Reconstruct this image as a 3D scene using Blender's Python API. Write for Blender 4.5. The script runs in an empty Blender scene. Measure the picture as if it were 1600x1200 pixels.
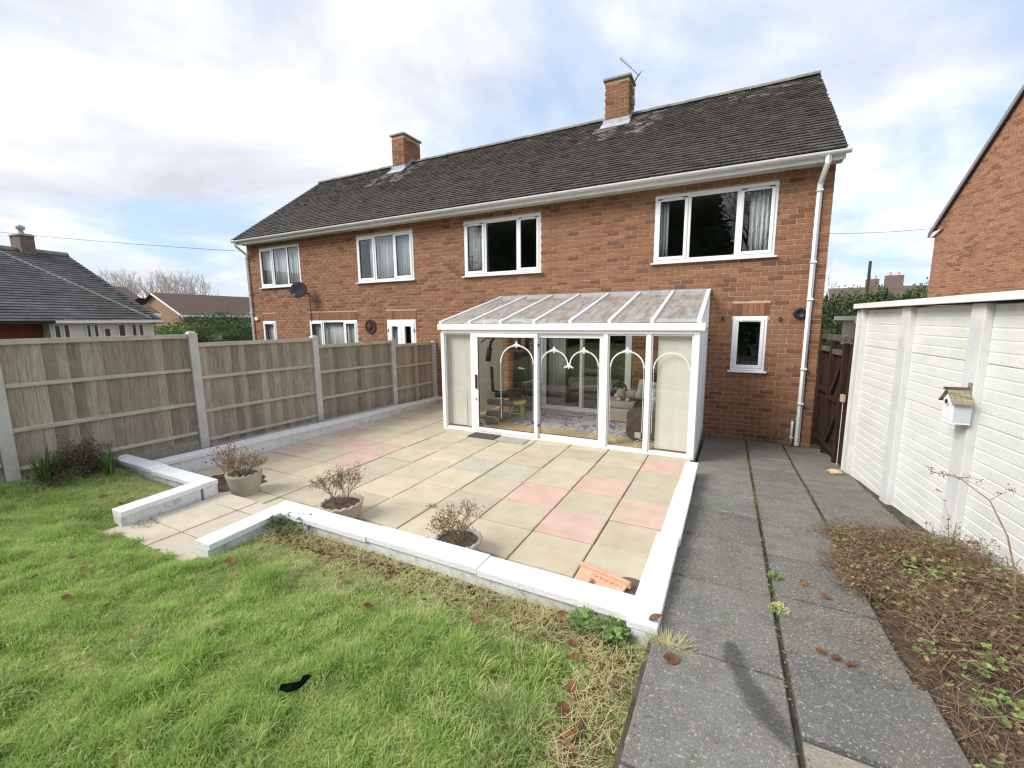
import bpy, math, random
import numpy as np
from mathutils import Vector, Matrix, noise as mnoise

# ---------------------------------------------------------------- camera, sky, sun, exposure
S = bpy.context.scene
COL = S.collection
rng = random.Random(11)
nr = np.random.default_rng(11)
PI = math.pi

CAM = np.array([0.0, 0.0, 2.135])
RM = np.array([[0.89181209, 0.4523199, -0.00882588],
               [0.05874211, -0.13511783, -0.98908672],
               [-0.44857614, 0.88156104, -0.14706995]])   # world -> camera (x right, y down, z forward)
cd = bpy.data.cameras.new('camera')
cam = bpy.data.objects.new('camera', cd)
COL.objects.link(cam)
cd.sensor_width = 36
cd.lens = 672 / 1600 * 36
cd.clip_start = 0.05
cd.clip_end = 2000
m = Matrix.Identity(4)
for i in range(3):
    m[i][0] = RM[0, i]
    m[i][1] = -RM[1, i]
    m[i][2] = -RM[2, i]
    m[i][3] = CAM[i]
cam.matrix_world = m
S.camera = cam

SUN_AZ = Vector((-0.68, -0.73, 0.0)).normalized()   # horizontal direction towards the sun
SUN_EL = math.radians(38)
W = bpy.data.worlds.new('World')
S.world = W
W.use_nodes = True
wn, wl = W.node_tree.nodes, W.node_tree.links
bg = wn['Background']
bg.inputs['Strength'].default_value = 0.1
sky = wn.new('ShaderNodeTexSky')
sky.sky_type = 'NISHITA'
sky.sun_disc = False
sky.sun_elevation = SUN_EL
sky.sun_rotation = math.atan2(SUN_AZ.x, SUN_AZ.y)
sky.air_density = 1.0
sky.dust_density = 1.0
tc = wn.new('ShaderNodeTexCoord')
sep = wn.new('ShaderNodeSeparateXYZ')
wl.new(tc.outputs['Generated'], sep.inputs[0])
def wmath(op, a, b=None, clamp=False):
    n = wn.new('ShaderNodeMath'); n.operation = op; n.use_clamp = clamp
    for i, q in enumerate((a, b)):
        if q is None: continue
        if isinstance(q, (int, float)): n.inputs[i].default_value = q
        else: wl.new(q, n.inputs[i])
    return n.outputs[0]
zz = wmath('ADD', wmath('MAXIMUM', sep.outputs['Z'], 0.0), 0.22)
px = wmath('DIVIDE', sep.outputs['X'], zz)
py = wmath('DIVIDE', sep.outputs['Y'], zz)
cmb = wn.new('ShaderNodeCombineXYZ')
wl.new(px, cmb.inputs[0]); wl.new(py, cmb.inputs[1]); cmb.inputs[2].default_value = 3.7
def wnoise(scale, detail, rough, off, dist=0.0):
    mp = wn.new('ShaderNodeMapping'); mp.inputs['Location'].default_value = off
    wl.new(cmb.outputs[0], mp.inputs[0])
    n = wn.new('ShaderNodeTexNoise'); n.inputs['Scale'].default_value = scale
    n.inputs['Detail'].default_value = detail; n.inputs['Roughness'].default_value = rough
    n.inputs['Distortion'].default_value = dist
    wl.new(mp.outputs[0], n.inputs['Vector'])
    return n.outputs['Fac']
def wramp(fac, stops):
    r = wn.new('ShaderNodeValToRGB'); e = r.color_ramp.elements
    while len(e) < len(stops): e.new(0.5)
    for el, (p, c) in zip(e, stops):
        el.position = p; el.color = (*c, 1)
    wl.new(fac, r.inputs[0]); return r.outputs[0]
cover = wramp(wnoise(0.85, 8, 0.55, (2.3, 5.1, 0), 0.4), [(0.40, (0, 0, 0)), (0.57, (1, 1, 1))])
shade = wramp(wnoise(1.15, 9, 0.56, (7.9, 1.4, 2.0), 0.5), [(0.36, (.56, .585, .655)), (0.49, (.73, .75, .80)), (0.62, (1.0, 1.0, 1.0))])
CLOUD_L = 4.9
cs = wn.new('ShaderNodeMix'); cs.data_type = 'RGBA'; cs.blend_type = 'MULTIPLY'; cs.inputs[0].default_value = 1
wl.new(shade, cs.inputs[6]); cs.inputs[7].default_value = (CLOUD_L, CLOUD_L, CLOUD_L, 1)
hz = wn.new('ShaderNodeMix'); hz.data_type = 'RGBA'; hz.inputs[0].default_value = 0.8      # thin veil over the blue gaps
wl.new(sky.outputs[0], hz.inputs[6]); hz.inputs[7].default_value = (2.15, 2.75, 3.75, 1)
mx = wn.new('ShaderNodeMix'); mx.data_type = 'RGBA'
wl.new(cover, mx.inputs[0]); wl.new(hz.outputs[2], mx.inputs[6]); wl.new(cs.outputs[2], mx.inputs[7])
wl.new(mx.outputs[2], bg.inputs['Color'])

sd = bpy.data.lights.new('sun', 'SUN')
sd.energy = 1.5
sd.angle = math.radians(28)
sd.color = (1.0, 0.965, 0.91)
sun = bpy.data.objects.new('sun', sd)
COL.objects.link(sun)
sdir = Vector((SUN_AZ.x * math.cos(SUN_EL), SUN_AZ.y * math.cos(SUN_EL), math.sin(SUN_EL)))
sun.rotation_euler = sdir.to_track_quat('Z', 'Y').to_euler()
S.view_settings.view_transform = 'Standard'
S.view_settings.look = 'None'
S.view_settings.gamma = 1.0
S.view_settings.use_curve_mapping = False
S.view_settings.exposure = 1.4
S.cycles.filter_width = 1.3
S.cycles.max_bounces = 8
S.cycles.transparent_max_bounces = 16
S.cycles.caustics_reflective = False
S.cycles.caustics_refractive = False

# ---------------------------------------------------------------- helpers
def proj(P):
    c = RM @ (np.asarray(P, float) - CAM)
    if c[2] < 0.05: return None
    return 800 + 672 * c[0] / c[2], 600 + 672 * c[1] / c[2], c[2]

def wm(o):
    if o.parent is None: return o.matrix_basis.copy()
    return wm(o.parent) @ o.matrix_parent_inverse @ o.matrix_basis

def put(o, parent=None, keep=True):
    COL.objects.link(o)
    if parent is not None:
        o.parent = parent
        if keep: o.matrix_parent_inverse = wm(parent).inverted()
    return o

def tag(o, label=None, cat=None, group=None, kind=None):
    if label: o['label'] = label
    if cat: o['category'] = cat
    if group: o['group'] = group
    if kind: o['kind'] = kind
    return o

def thing(name, label, cat, loc=(0, 0, 0), rz=0, group=None):
    o = bpy.data.objects.new(name, None)
    o.empty_display_size = 0.1
    o.location = loc; o.rotation_euler = (0, 0, rz)
    COL.objects.link(o)
    return tag(o, label, cat, group)

BOXF = [(0, 3, 2, 1), (4, 5, 6, 7), (0, 1, 5, 4), (1, 2, 6, 5), (2, 3, 7, 6), (3, 0, 4, 7)]
class MB:
    def __init__(s): s.v = []; s.f = []; s.t = []; s.n = 0
    def add(s, vs, fs, tone=0.5):
        b = s.n
        s.v.extend([tuple(map(float, p)) for p in vs]); s.n += len(vs)
        s.f.extend([tuple(i + b for i in f) for f in fs]); s.t.extend([tone] * len(fs))
        return s
    def box(s, x0, x1, y0, y1, z0, z1, tone=0.5):
        return s.add([(x0, y0, z0), (x1, y0, z0), (x1, y1, z0), (x0, y1, z0), (x0, y0, z1), (x1, y0, z1), (x1, y1, z1), (x0, y1, z1)], BOXF, tone)
    def hexa(s, p8, tone=0.5): return s.add(p8, BOXF, tone)
    def obox(s, c, a, b, n, ha, hb, hn, tone=0.5):
        c, a, b, n = (np.asarray(q, float) for q in (c, a, b, n))
        vs = []
        for k in (-1, 1):
            for i, j in ((-1, -1), (1, -1), (1, 1), (-1, 1)): vs.append(c + a * ha * i + b * hb * j + n * hn * k)
        return s.add(vs, BOXF, tone)
    def bar(s, p, q, w, h=None, tone=0.5, up=(0, 0, 1)):
        p, q = np.asarray(p, float), np.asarray(q, float); d = q - p; L = np.linalg.norm(d); d = d / L
        up = np.asarray(up, float)
        if abs(d @ up) > 0.97: up = np.array([0, 1.0, 0])
        a = np.cross(up, d); a /= np.linalg.norm(a); b = np.cross(d, a)
        return s.obox((p + q) / 2, d, a, b, L / 2, w / 2, (h or w) / 2, tone)
    def tube(s, pts, r, n=8, r2=None, tone=0.5, cap=True):
        pts = [np.asarray(p, float) for p in pts]; k = len(pts); rings = []
        ref = None
        for i, p in enumerate(pts):
            d = pts[min(i + 1, k - 1)] - pts[max(i - 1, 0)]; d = d / (np.linalg.norm(d) + 1e-12)
            if ref is None:
                ref = np.array([0, 0, 1.0]) if abs(d[2]) < 0.9 else np.array([1.0, 0, 0])
            a = np.cross(ref, d); a /= (np.linalg.norm(a) + 1e-12); b = np.cross(d, a); ref = b
            rr = r if r2 is None else r + (r2 - r) * i / (k - 1)
            rings.append([p + rr * (math.cos(2 * PI * j / n) * a + math.sin(2 * PI * j / n) * b) for j in range(n)])
        vs = [q for R in rings for q in R]
        fs = [(i * n + j, i * n + (j + 1) % n, (i + 1) * n + (j + 1) % n, (i + 1) * n + j) for i in range(k - 1) for j in range(n)]
        if cap: fs += [tuple(range(n))[::-1], tuple((k - 1) * n + j for j in range(n))]
        return s.add(vs, fs, tone)
    def lathe(s, prof, n=24, c=(0, 0, 0), wob=None, tone=0.5):
        vs = []
        for r, z in prof:
            for j in range(n):
                a = 2 * PI * j / n; q = wob(a, r, z) if wob else r
                vs.append((c[0] + q * math.cos(a), c[1] + q * math.sin(a), c[2] + z))
        k = len(prof)
        fs = [(i * n + j, i * n + (j + 1) % n, (i + 1) * n + (j + 1) % n, (i + 1) * n + j) for i in range(k - 1) for j in range(n)]
        return s.add(vs, fs, tone)
    def ball(s, c, r, n=14, k=8, sq=(1, 1, 1), jit=0.0, tone=0.5):
        vs = []; c = np.asarray(c, float)
        for i in range(k + 1):
            t = PI * i / k
            for j in range(n):
                a = 2 * PI * j / n
                p = np.array([math.sin(t) * math.cos(a) * sq[0], math.sin(t) * math.sin(a) * sq[1], math.cos(t) * sq[2]])
                w = 1 + (jit * mnoise.noise(Vector(p * 2.1 + c)) if jit else 0)
                vs.append(c + p * r * w)
        fs = [(i * n + j, (i + 1) * n + j, (i + 1) * n + (j + 1) % n, i * n + (j + 1) % n) for i in range(k) for j in range(n)]
        return s.add(vs, fs, tone)
    def mesh(s, name, mat):
        me = bpy.data.meshes.new(name)
        me.from_pydata(s.v, [], s.f)
        at = me.attributes.new('tone', 'FLOAT', 'FACE')
        at.data.foreach_set('value', np.array(s.t, np.float32))
        me.materials.append(mat)
        return me
    def build(s, name, mat, parent=None, smooth=False, bevel=0, sub=0, kind=None, keep=True):
        me = s.mesh(name, mat)
        if smooth: me.polygons.foreach_set('use_smooth', [True] * len(me.polygons))
        o = bpy.data.objects.new(name, me)
        put(o, parent, keep)
        if bevel:
            b = o.modifiers.new('bevel', 'BEVEL'); b.width = bevel; b.segments = 2; b.limit_method = 'ANGLE'
        if sub:
            q = o.modifiers.new('sub', 'SUBSURF'); q.levels = q.render_levels = sub
        if kind: o['kind'] = kind
        return o

def np_mesh(name, verts, faces, mat, tone=None, parent=None, kind=None, smooth=False):
    """verts (N,3), faces (M,k) of one width; tone per face"""
    me = bpy.data.meshes.new(name)
    verts = np.asarray(verts, np.float32); faces = np.asarray(faces, np.int32)
    k = faces.shape[1]
    me.vertices.add(len(verts)); me.vertices.foreach_set('co', verts.ravel())
    me.loops.add(faces.size); me.loops.foreach_set('vertex_index', faces.ravel())
    me.polygons.add(len(faces)); me.polygons.foreach_set('loop_start', np.arange(0, faces.size, k, dtype=np.int32))
    me.polygons.foreach_set('loop_total', np.full(len(faces), k, np.int32))
    if smooth: me.polygons.foreach_set('use_smooth', np.ones(len(faces), bool))
    if tone is not None:
        at = me.attributes.new('tone', 'FLOAT', 'FACE'); at.data.foreach_set('value', np.asarray(tone, np.float32))
    me.materials.append(mat); me.update(calc_edges=True)
    o = bpy.data.objects.new(name, me); put(o, parent)
    if kind: o['kind'] = kind
    return o

# ---------------------------------------------------------------- materials
def mat(name, cols, scale=6.0, detail=6, rough=0.85, bump=0.0, bscale=60, tone=None, objcol=False, spec=0.3, stretch=(1, 1, 1),
        stops=None, specks=None, blotch=None, two=False, trans=0.0, dist=0.0, toneamt=1.0, metal=0.0):
    """cols: colour ramp over noise (or over the tone attribute); specks (scale, size, colour); blotch (scale, lo, hi, colour, amount)"""
    M_ = bpy.data.materials.new(name); M_.use_nodes = True
    N, L = M_.node_tree.nodes, M_.node_tree.links
    B = N['Principled BSDF']
    B.inputs['Roughness'].default_value = rough
    B.inputs['Specular IOR Level'].default_value = spec
    B.inputs['Metallic'].default_value = metal
    geo = N.new('ShaderNodeNewGeometry')
    mp = N.new('ShaderNodeMapping'); mp.inputs['Scale'].default_value = stretch
    L.new(geo.outputs['Position'], mp.inputs[0])
    def nz(sc, det=detail, r=0.6, d=0.0, vec=None):
        n = N.new('ShaderNodeTexNoise'); n.inputs['Scale'].default_value = sc; n.inputs['Detail'].default_value = det
        n.inputs['Roughness'].default_value = r; n.inputs['Distortion'].default_value = d
        L.new(vec or mp.outputs[0], n.inputs['Vector']); return n.outputs['Fac']
    def ramp(f, st):
        r = N.new('ShaderNodeValToRGB'); e = r.color_ramp.elements
        while len(e) < len(st): e.new(0.5)
        for el, (p, c) in zip(e, st): el.position = p; el.color = (*c, 1)
        L.new(f, r.inputs[0]); return r.outputs[0]
    def mixc(kind, f, a, b):
        x = N.new('ShaderNodeMix'); x.data_type = 'RGBA'; x.blend_type = kind
        if isinstance(f, (int, float)): x.inputs[0].default_value = f
        else: L.new(f, x.inputs[0])
        for i, q in ((6, a), (7, b)):
            if isinstance(q, tuple): x.inputs[i].default_value = (*q, 1)
            else: L.new(q, x.inputs[i])
        return x.outputs[2]
    n1 = nz(scale, d=dist)
    k = len(cols)
    if tone:
        at = N.new('ShaderNodeAttribute'); at.attribute_name = 'tone'
        c = ramp(at.outputs['Fac'], [(i / max(k - 1, 1), q) for i, q in enumerate(cols)])
        lo, hi = tone
        c = mixc('MULTIPLY', toneamt, c, ramp(n1, [(0.3, (lo,) * 3), (0.7, (hi,) * 3)]))
    else:
        st = stops or [0.32 + 0.36 * i / max(k - 1, 1) for i in range(k)]
        c = ramp(n1, list(zip(st, cols)))
    if objcol:
        oi = N.new('ShaderNodeObjectInfo'); c = mixc('MULTIPLY', 1.0, c, oi.outputs['Color'])
    for bl in ([blotch] if isinstance(blotch, tuple) else (blotch or [])):
        bs, lo, hi, bc, amt = bl[:5]
        f = ramp(nz(bs, 7, 0.65, vec=geo.outputs['Position']), [(lo, (0, 0, 0)), (hi, (amt,) * 3)])
        c = mixc('MIX', f, c, bc)
    for sp in ([specks] if isinstance(specks, tuple) else (specks or [])):
        ss, size, sc_, amt = sp
        v = N.new('ShaderNodeTexVoronoi'); v.inputs['Scale'].default_value = ss; L.new(geo.outputs['Position'], v.inputs['Vector'])
        f = ramp(v.outputs['Distance'], [(size * 0.6, (amt,) * 3), (size, (0, 0, 0))])
        c = mixc('MIX', f, c, sc_)
    L.new(c, B.inputs['Base Color'])
    if bump:
        bn = N.new('ShaderNodeBump'); bn.inputs['Strength'].default_value = 1.0; bn.inputs['Distance'].default_value = bump
        L.new(nz(bscale, 5, 0.6), bn.inputs['Height']); L.new(bn.outputs[0], B.inputs['Normal'])
    if trans:
        tr = N.new('ShaderNodeBsdfTranslucent'); L.new(c, tr.inputs[0])
        ms = N.new('ShaderNodeMixShader'); ms.inputs[0].default_value = trans
        L.new(B.outputs[0], ms.inputs[1]); L.new(tr.outputs[0], ms.inputs[2]); L.new(ms.outputs[0], N['Material Output'].inputs[0])
    return M_

def glass(name, tint=(1, 1, 1), dirt=0.0, dirtcol=(.6, .58, .53), refl=1.0, ior=1.52, rough=0.0):
    M_ = bpy.data.materials.new(name); M_.use_nodes = True
    N, L = M_.node_tree.nodes, M_.node_tree.links
    N.remove(N['Principled BSDF'])
    def mth(op, a, b):      # Schlick reflectance, the same from both sides of the pane
        n = N.new('ShaderNodeMath'); n.operation = op; n.use_clamp = True
        for i, q in enumerate((a, b)):
            if isinstance(q, (int, float)): n.inputs[i].default_value = q
            else: L.new(q, n.inputs[i])
        return n
    ge = N.new('ShaderNodeNewGeometry'); dt = N.new('ShaderNodeVectorMath'); dt.operation = 'DOT_PRODUCT'
    L.new(ge.outputs['Incoming'], dt.inputs[0]); L.new(ge.outputs['Normal'], dt.inputs[1])
    ab = N.new('ShaderNodeMath'); ab.operation = 'ABSOLUTE'; L.new(dt.outputs['Value'], ab.inputs[0])
    f0 = 0.043 * refl
    mu = mth('ADD', mth('MULTIPLY', mth('POWER', mth('SUBTRACT', 1.0, ab.outputs[0]).outputs[0], 5.0).outputs[0], 1 - f0).outputs[0], f0)
    tr = N.new('ShaderNodeBsdfTransparent'); tr.inputs[0].default_value = (*tint, 1)
    gl = N.new('ShaderNodeBsdfGlossy'); gl.inputs['Roughness'].default_value = rough; gl.inputs[0].default_value = (1, 1, 1, 1)
    ms = N.new('ShaderNodeMixShader'); L.new(mu.outputs[0], ms.inputs[0]); L.new(tr.outputs[0], ms.inputs[1]); L.new(gl.outputs[0], ms.inputs[2])
    out = ms.outputs[0]
    if dirt:
        geo = N.new('ShaderNodeNewGeometry')
        mp = N.new('ShaderNodeMapping'); mp.inputs['Scale'].default_value = (5, 1.2, 1.2); L.new(geo.outputs['Position'], mp.inputs[0])
        n = N.new('ShaderNodeTexNoise'); n.inputs['Scale'].default_value = 2.5; n.inputs['Detail'].default_value = 8; L.new(mp.outputs[0], n.inputs['Vector'])
        r = N.new('ShaderNodeMapRange'); r.inputs[1].default_value = 0.3; r.inputs[2].default_value = 0.75; r.inputs[3].default_value = dirt * 0.45; r.inputs[4].default_value = min(1, dirt * 1.5)
        L.new(n.outputs['Fac'], r.inputs[0])
        df = N.new('ShaderNodeBsdfDiffuse'); df.inputs[0].default_value = (*dirtcol, 1)
        t2 = N.new('ShaderNodeBsdfTranslucent'); t2.inputs[0].default_value = (*dirtcol, 1)
        ad = N.new('ShaderNodeMixShader'); ad.inputs[0].default_value = 0.4; L.new(df.outputs[0], ad.inputs[1]); L.new(t2.outputs[0], ad.inputs[2])
        m2 = N.new('ShaderNodeMixShader'); L.new(r.outputs[0], m2.inputs[0]); L.new(out, m2.inputs[1]); L.new(ad.outputs[0], m2.inputs[2]); out = m2.outputs[0]
    L.new(out, N['Material Output'].inputs[0])
    return M_

K = {}
K['brick'] = mat('red_brick', [(.165, .076, .044), (.215, .100, .056), (.285, .133, .072), (.32, .152, .083), (.36, .178, .10)], scale=30, tone=(.80, 1.16), rough=.9, bump=.004, bscale=90,
                 blotch=[(1.1, .52, .8, (.235, .115, .075), .4), (26, .58, .78, (.48, .30, .20), .45), (.55, .55, .75, (.40, .20, .12), .25)])
K['mortar'] = mat('mortar', [(.47, .33, .22), (.61, .445, .315)], scale=12, rough=.95, bump=.003, bscale=120)
K['brick2'] = mat('gable_brick', [(.185, .085, .05), (.245, .115, .066), (.33, .158, .09), (.37, .18, .103), (.41, .21, .122)], scale=24, tone=(.75, 1.2), rough=.9, bump=.004, bscale=90,
                  blotch=(24, .6, .78, (.5, .32, .2), .3))
K['mortar2'] = mat('gable_mortar', [(.48, .31, .21), (.60, .41, .29)], scale=12, rough=.95)
K['tile'] = mat('roof_tile', [(.047, .041, .037), (.068, .059, .052), (.093, .081, .071), (.135, .117, .098), (.34, .32, .265)], scale=9, tone=(.65, 1.35), rough=.8, bump=.004, bscale=60,
                blotch=[(1.7, .52, .74, (.10, .088, .055), .7), (8, .66, .76, (.26, .25, .19), .6), (34, .71, .78, (.36, .35, .30), .4)])
K['upvc'] = mat('white_upvc', [(.86, .86, .86), (.90, .90, .90)], scale=3, rough=.32, spec=.5)
K['upvcdirty'] = mat('weathered_white_plastic', [(.78, .775, .755), (.87, .865, .85)], scale=5, rough=.45, spec=.4, blotch=(9, .62, .80, (.42, .40, .33), .35))
K['soffit'] = mat('painted_soffit', [(.62, .60, .55), (.74, .72, .67)], scale=4, rough=.7, blotch=(6, .55, .75, (.36, .33, .28), .5))
K['glass'] = glass('window_glass', tint=(.95, .96, .955), refl=1.3)
K['glassc'] = glass('conservatory_glass', tint=(.985, .99, .985), refl=1.0)
K['roofglass'] = glass('dirty_roof_glazing', tint=(.9, .9, .88), dirt=.42, dirtcol=(.76, .74, .70), refl=1.0)
K['etched'] = mat('etched_white_glass', [(.72, .74, .74), (.78, .80, .80)], rough=.6)
K['rubber'] = mat('black_gasket', [(.02, .02, .022), (.03, .03, .03)], rough=.6)
K['curtain'] = mat('curtain_cloth', [(.74, .74, .72), (.84, .84, .82)], scale=3, rough=.95, trans=.12)
K['net'] = mat('net_curtain', [(.82, .83, .81), (.89, .89, .88)], scale=3, rough=.95, trans=.15)
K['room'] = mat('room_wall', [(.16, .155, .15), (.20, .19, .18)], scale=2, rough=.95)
K['lead'] = mat('lead_flashing', [(.34, .35, .37), (.50, .51, .53)], scale=8, rough=.6)
K['capstone'] = mat('chimney_cap', [(.24, .23, .20), (.36, .35, .30)], scale=9, rough=.95, bump=.006)
K['ridge'] = mat('ridge_tile_clay', [(.17, .16, .135), (.30, .285, .245)], scale=5, rough=.95, bump=.005, blotch=(9, .55, .7, (.42, .41, .36), .6))
K['metal'] = mat('grey_metal', [(.30, .30, .32), (.38, .38, .40)], rough=.4, metal=.6)
K['blackplastic'] = mat('black_plastic', [(.018, .018, .02), (.03, .03, .032)], rough=.45)
K['dish'] = mat('dark_dish', [(.022, .022, .025), (.035, .035, .038)], scale=5, rough=.85)
K['whitewall'] = mat('white_masonry_paint', [(.70, .71, .72), (.80, .80, .80)], scale=5, rough=.85, bump=.006, bscale=35,
                     blotch=[(7, .52, .70, (.30, .31, .26), .55), (2.0, .52, .74, (.34, .37, .27), .55), (30, .58, .68, (.22, .21, .17), .6)])
K['coping'] = mat('white_coping_paint', [(.76, .765, .76), (.86, .86, .86)], scale=5, rough=.82, bump=.006, bscale=40, blotch=[(14, .60, .74, (.50, .49, .44), .5), (3.1, .58, .76, (.60, .62, .55), .4), (60, .64, .70, (.36, .34, .30), .5)])
K['garage'] = mat('white_concrete_paint', [(.72, .725, .675), (.81, .81, .77)], scale=3, rough=.85, bump=.005, bscale=55, stretch=(1, 1, 2.4), blotch=[(2.2, .54, .78, (.58, .62, .52), .5), (11, .60, .78, (.50, .49, .44), .4), (40, .64, .72, (.42, .42, .38), .3)])
K['garagepost'] = mat('grey_white_concrete', [(.60, .60, .585), (.70, .70, .68)], scale=5, rough=.85, bump=.004, bscale=50, blotch=(4, .58, .76, (.44, .43, .40), .35))
K['fence'] = mat('weathered_fence_board', [(.21, .17, .125), (.31, .255, .19), (.41, .345, .265), (.53, .46, .365)], scale=7, stretch=(9, 9, .55), tone=(.66, 1.28), rough=.92, bump=.004, bscale=14, dist=1.2,
                 blotch=[(3.2, .55, .75, (.54, .50, .43), .45), (1.5, .55, .75, (.21, .175, .13), .5), (13, .66, .72, (.15, .11, .075), .6)])
K['fencerail'] = mat('fence_rail_wood', [(.42, .375, .29), (.58, .53, .43)], scale=6, stretch=(4, .6, 6), rough=.9, bump=.003, bscale=30, blotch=(3, .58, .76, (.38, .345, .28), .5))
K['concpost'] = mat('concrete_post', [(.52, .48, .44), (.64, .60, .555)], scale=6, rough=.9, bump=.003, bscale=70, blotch=(2.5, .55, .75, (.34, .33, .28), .5))
K['slab'] = mat('patio_slab', [(.86, .85, .81), (1.04, 1.04, 1.04)], scale=4.5, rough=.92, bump=.003, bscale=90, objcol=True,
                blotch=[(1.5, .55, .78, (.47, .43, .33), .45), (9, .57, .74, (.43, .39, .31), .38), (2.3, .64, .78, (.50, .49, .30), .35), (38, .64, .74, (.25, .22, .17), .5), (4.2, .60, .72, (.62, .57, .47), .4)])
K['joint'] = mat('patio_joint_soil', [(.085, .075, .055), (.18, .16, .115)], scale=7, rough=.97, bump=.006, bscale=60, blotch=(5, .6, .75, (.10, .12, .04), .6))
K['pathslab'] = mat('path_slab_concrete', [(.62, .62, .60), (1.0, 1.0, .98)], scale=5, rough=.93, bump=.004, bscale=110, objcol=True,
                    blotch=[(1.6, .50, .70, (.21, .185, .14), .6), (5, .56, .74, (.06, .063, .052), .6), (2.6, .58, .72, (.13, .14, .075), .55), (11, .6, .74, (.26, .245, .21), .5), (24, .62, .76, (.23, .225, .205), .45), (70, .57, .64, (.46, .45, .42), .8), (85, .58, .66, (.04, .04, .036), .75), (160, .58, .64, (.5, .49, .46), .6)], specks=[(31, .10, (.50, .49, .46), .6), (57, .13, (.42, .41, .38), .5)])
K['soil'] = mat('bare_soil', [(.06, .042, .028), (.115, .08, .054), (.19, .14, .095)], scale=12, rough=.98, bump=.02, bscale=45)
K['lawnbase'] = mat('lawn_thatch', [(.17, .22, .07), (.25, .29, .09), (.36, .33, .15)], scale=9, rough=.98, bump=.015, bscale=60)
K['ground'] = mat('far_ground', [(.06, .075, .03), (.10, .11, .05)], scale=.3, rough=.98)
K['concrete'] = mat('rough_concrete', [(.20, .185, .155), (.33, .31, .265)], scale=9, rough=.95, bump=.01, bscale=40, blotch=(3, .55, .72, (.10, .10, .05), .5))
K['grass'] = mat('grass_blade', [(.16, .29, .062), (.29, .455, .11), (.42, .57, .155), (.57, .61, .21), (.68, .60, .37), (.80, .72, .51)], scale=3, tone=(.85, 1.2), rough=.55, spec=.25, trans=.42)
K['leaf'] = mat('green_leaf', [(.06, .11, .03), (.12, .20, .05), (.20, .31, .085), (.36, .48, .15)], scale=9, tone=(.8, 1.25), rough=.5, trans=.25)
K['darkleaf'] = mat('evergreen_leaf', [(.018, .034, .013), (.038, .07, .022), (.078, .13, .038), (.15, .215, .07)], scale=4, tone=(.75, 1.3), rough=.55, trans=.15)
K['heather'] = mat('heather_foliage', [(.06, .045, .026), (.10, .075, .042), (.14, .12, .06), (.13, .16, .06)], scale=8, tone=(.75, 1.3), rough=.8, trans=.1)
K['dryleaf'] = mat('dry_shrub_leaf', [(.17, .085, .052), (.27, .15, .085), (.36, .23, .12), (.40, .33, .16)], scale=20, tone=(.8, 1.25), rough=.8, trans=.2)
K['twig'] = mat('brown_twig', [(.13, .085, .055), (.24, .165, .11), (.37, .275, .19)], scale=12, tone=(.8, 1.2), rough=.9)
K['deadleaf'] = mat('dead_leaf', [(.09, .038, .02), (.19, .085, .04), (.33, .18, .09)], scale=14, rough=.8, trans=.15)
K['terracotta'] = mat('terracotta', [(.60, .33, .21), (.72, .44, .30)], scale=9, rough=.85, bump=.003, blotch=(12, .6, .75, (.62, .45, .34), .5))
K['stonepot'] = mat('cast_stone', [(.42, .375, .285), (.54, .49, .385)], scale=9, rough=.95, bump=.004, bscale=80, blotch=[(5, .55, .72, (.30, .275, .20), .5)])
K['gatewood'] = mat('dark_brown_gate_wood', [(.020, .011, .008), (.036, .019, .012), (.052, .03, .02)], scale=7, stretch=(6, 6, .6), rough=.8, bump=.003, bscale=30)
K['gatetop'] = mat('worn_gate_rail', [(.05, .035, .025), (.17, .14, .11)], scale=9, rough=.9)
K['rawwood'] = mat('raw_timber_block', [(.5, .36, .2), (.6, .46, .27)], scale=12, rough=.8)
K['purple'] = mat('rug', [(.46, .43, .40), (.46, .43, .40), (.15, .125, .25), (.15, .125, .25), (.46, .43, .40)], stops=[.40, .47, .485, .555, .57], scale=1.9, detail=1.2, dist=2.4, rough=.97, bump=.004, bscale=150)
K['laminate'] = mat('laminate_floor', [(.50, .34, .17), (.62, .45, .25)], scale=2, stretch=(2, 9, 2), rough=.35, spec=.4)
K['blind'] = mat('vertical_blind_fabric', [(.87, .85, .74), (.92, .90, .80)], scale=4, rough=.9, trans=.15)
K['sofa'] = mat('brown_sofa_fabric', [(.045, .029, .022), (.075, .05, .038)], scale=12, rough=.95, bump=.003, bscale=120)
K['sofadark'] = mat('dark_sofa_back', [(.018, .018, .015), (.03, .03, .026)], scale=12, rough=.9)
K['beige'] = mat('beige_fabric', [(.40, .34, .27), (.50, .44, .36)], scale=14, rough=.95, bump=.002, bscale=150)
K['cream'] = mat('cream_cushion', [(.58, .55, .46), (.68, .65, .56)], scale=14, rough=.95)
K['printed'] = mat('printed_cushion', [(.30, .30, .42), (.66, .66, .72), (.45, .42, .55)], scale=22, rough=.9)
K['gym'] = mat('gym_black', [(.014, .014, .015), (.024, .024, .026)], rough=.4, spec=.5)
K['green'] = mat('green_paint', [(.20, .42, .10), (.26, .5, .13)], rough=.5)
K['yellow'] = mat('yellow_paint', [(.62, .46, .07), (.7, .54, .1)], rough=.5)
K['pink'] = mat('pink_plastic', [(.55, .14, .2), (.6, .2, .25)], rough=.4)
K['chrome'] = mat('chrome', [(.7, .7, .7), (.75, .75, .75)], rough=.2, metal=1)
K['darkmat'] = mat('dark_doormat', [(.07, .066, .06), (.12, .115, .10)], scale=40, rough=.98, bump=.003, bscale=160)
K['palemat'] = mat('pale_doormat', [(.38, .38, .32), (.46, .46, .39)], scale=20, rough=.95, bump=.002, bscale=160)
K['shingle'] = mat('wooden_shingle', [(.20, .165, .12), (.40, .34, .25)], scale=9, stretch=(1, 6, 1), rough=.9)
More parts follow.
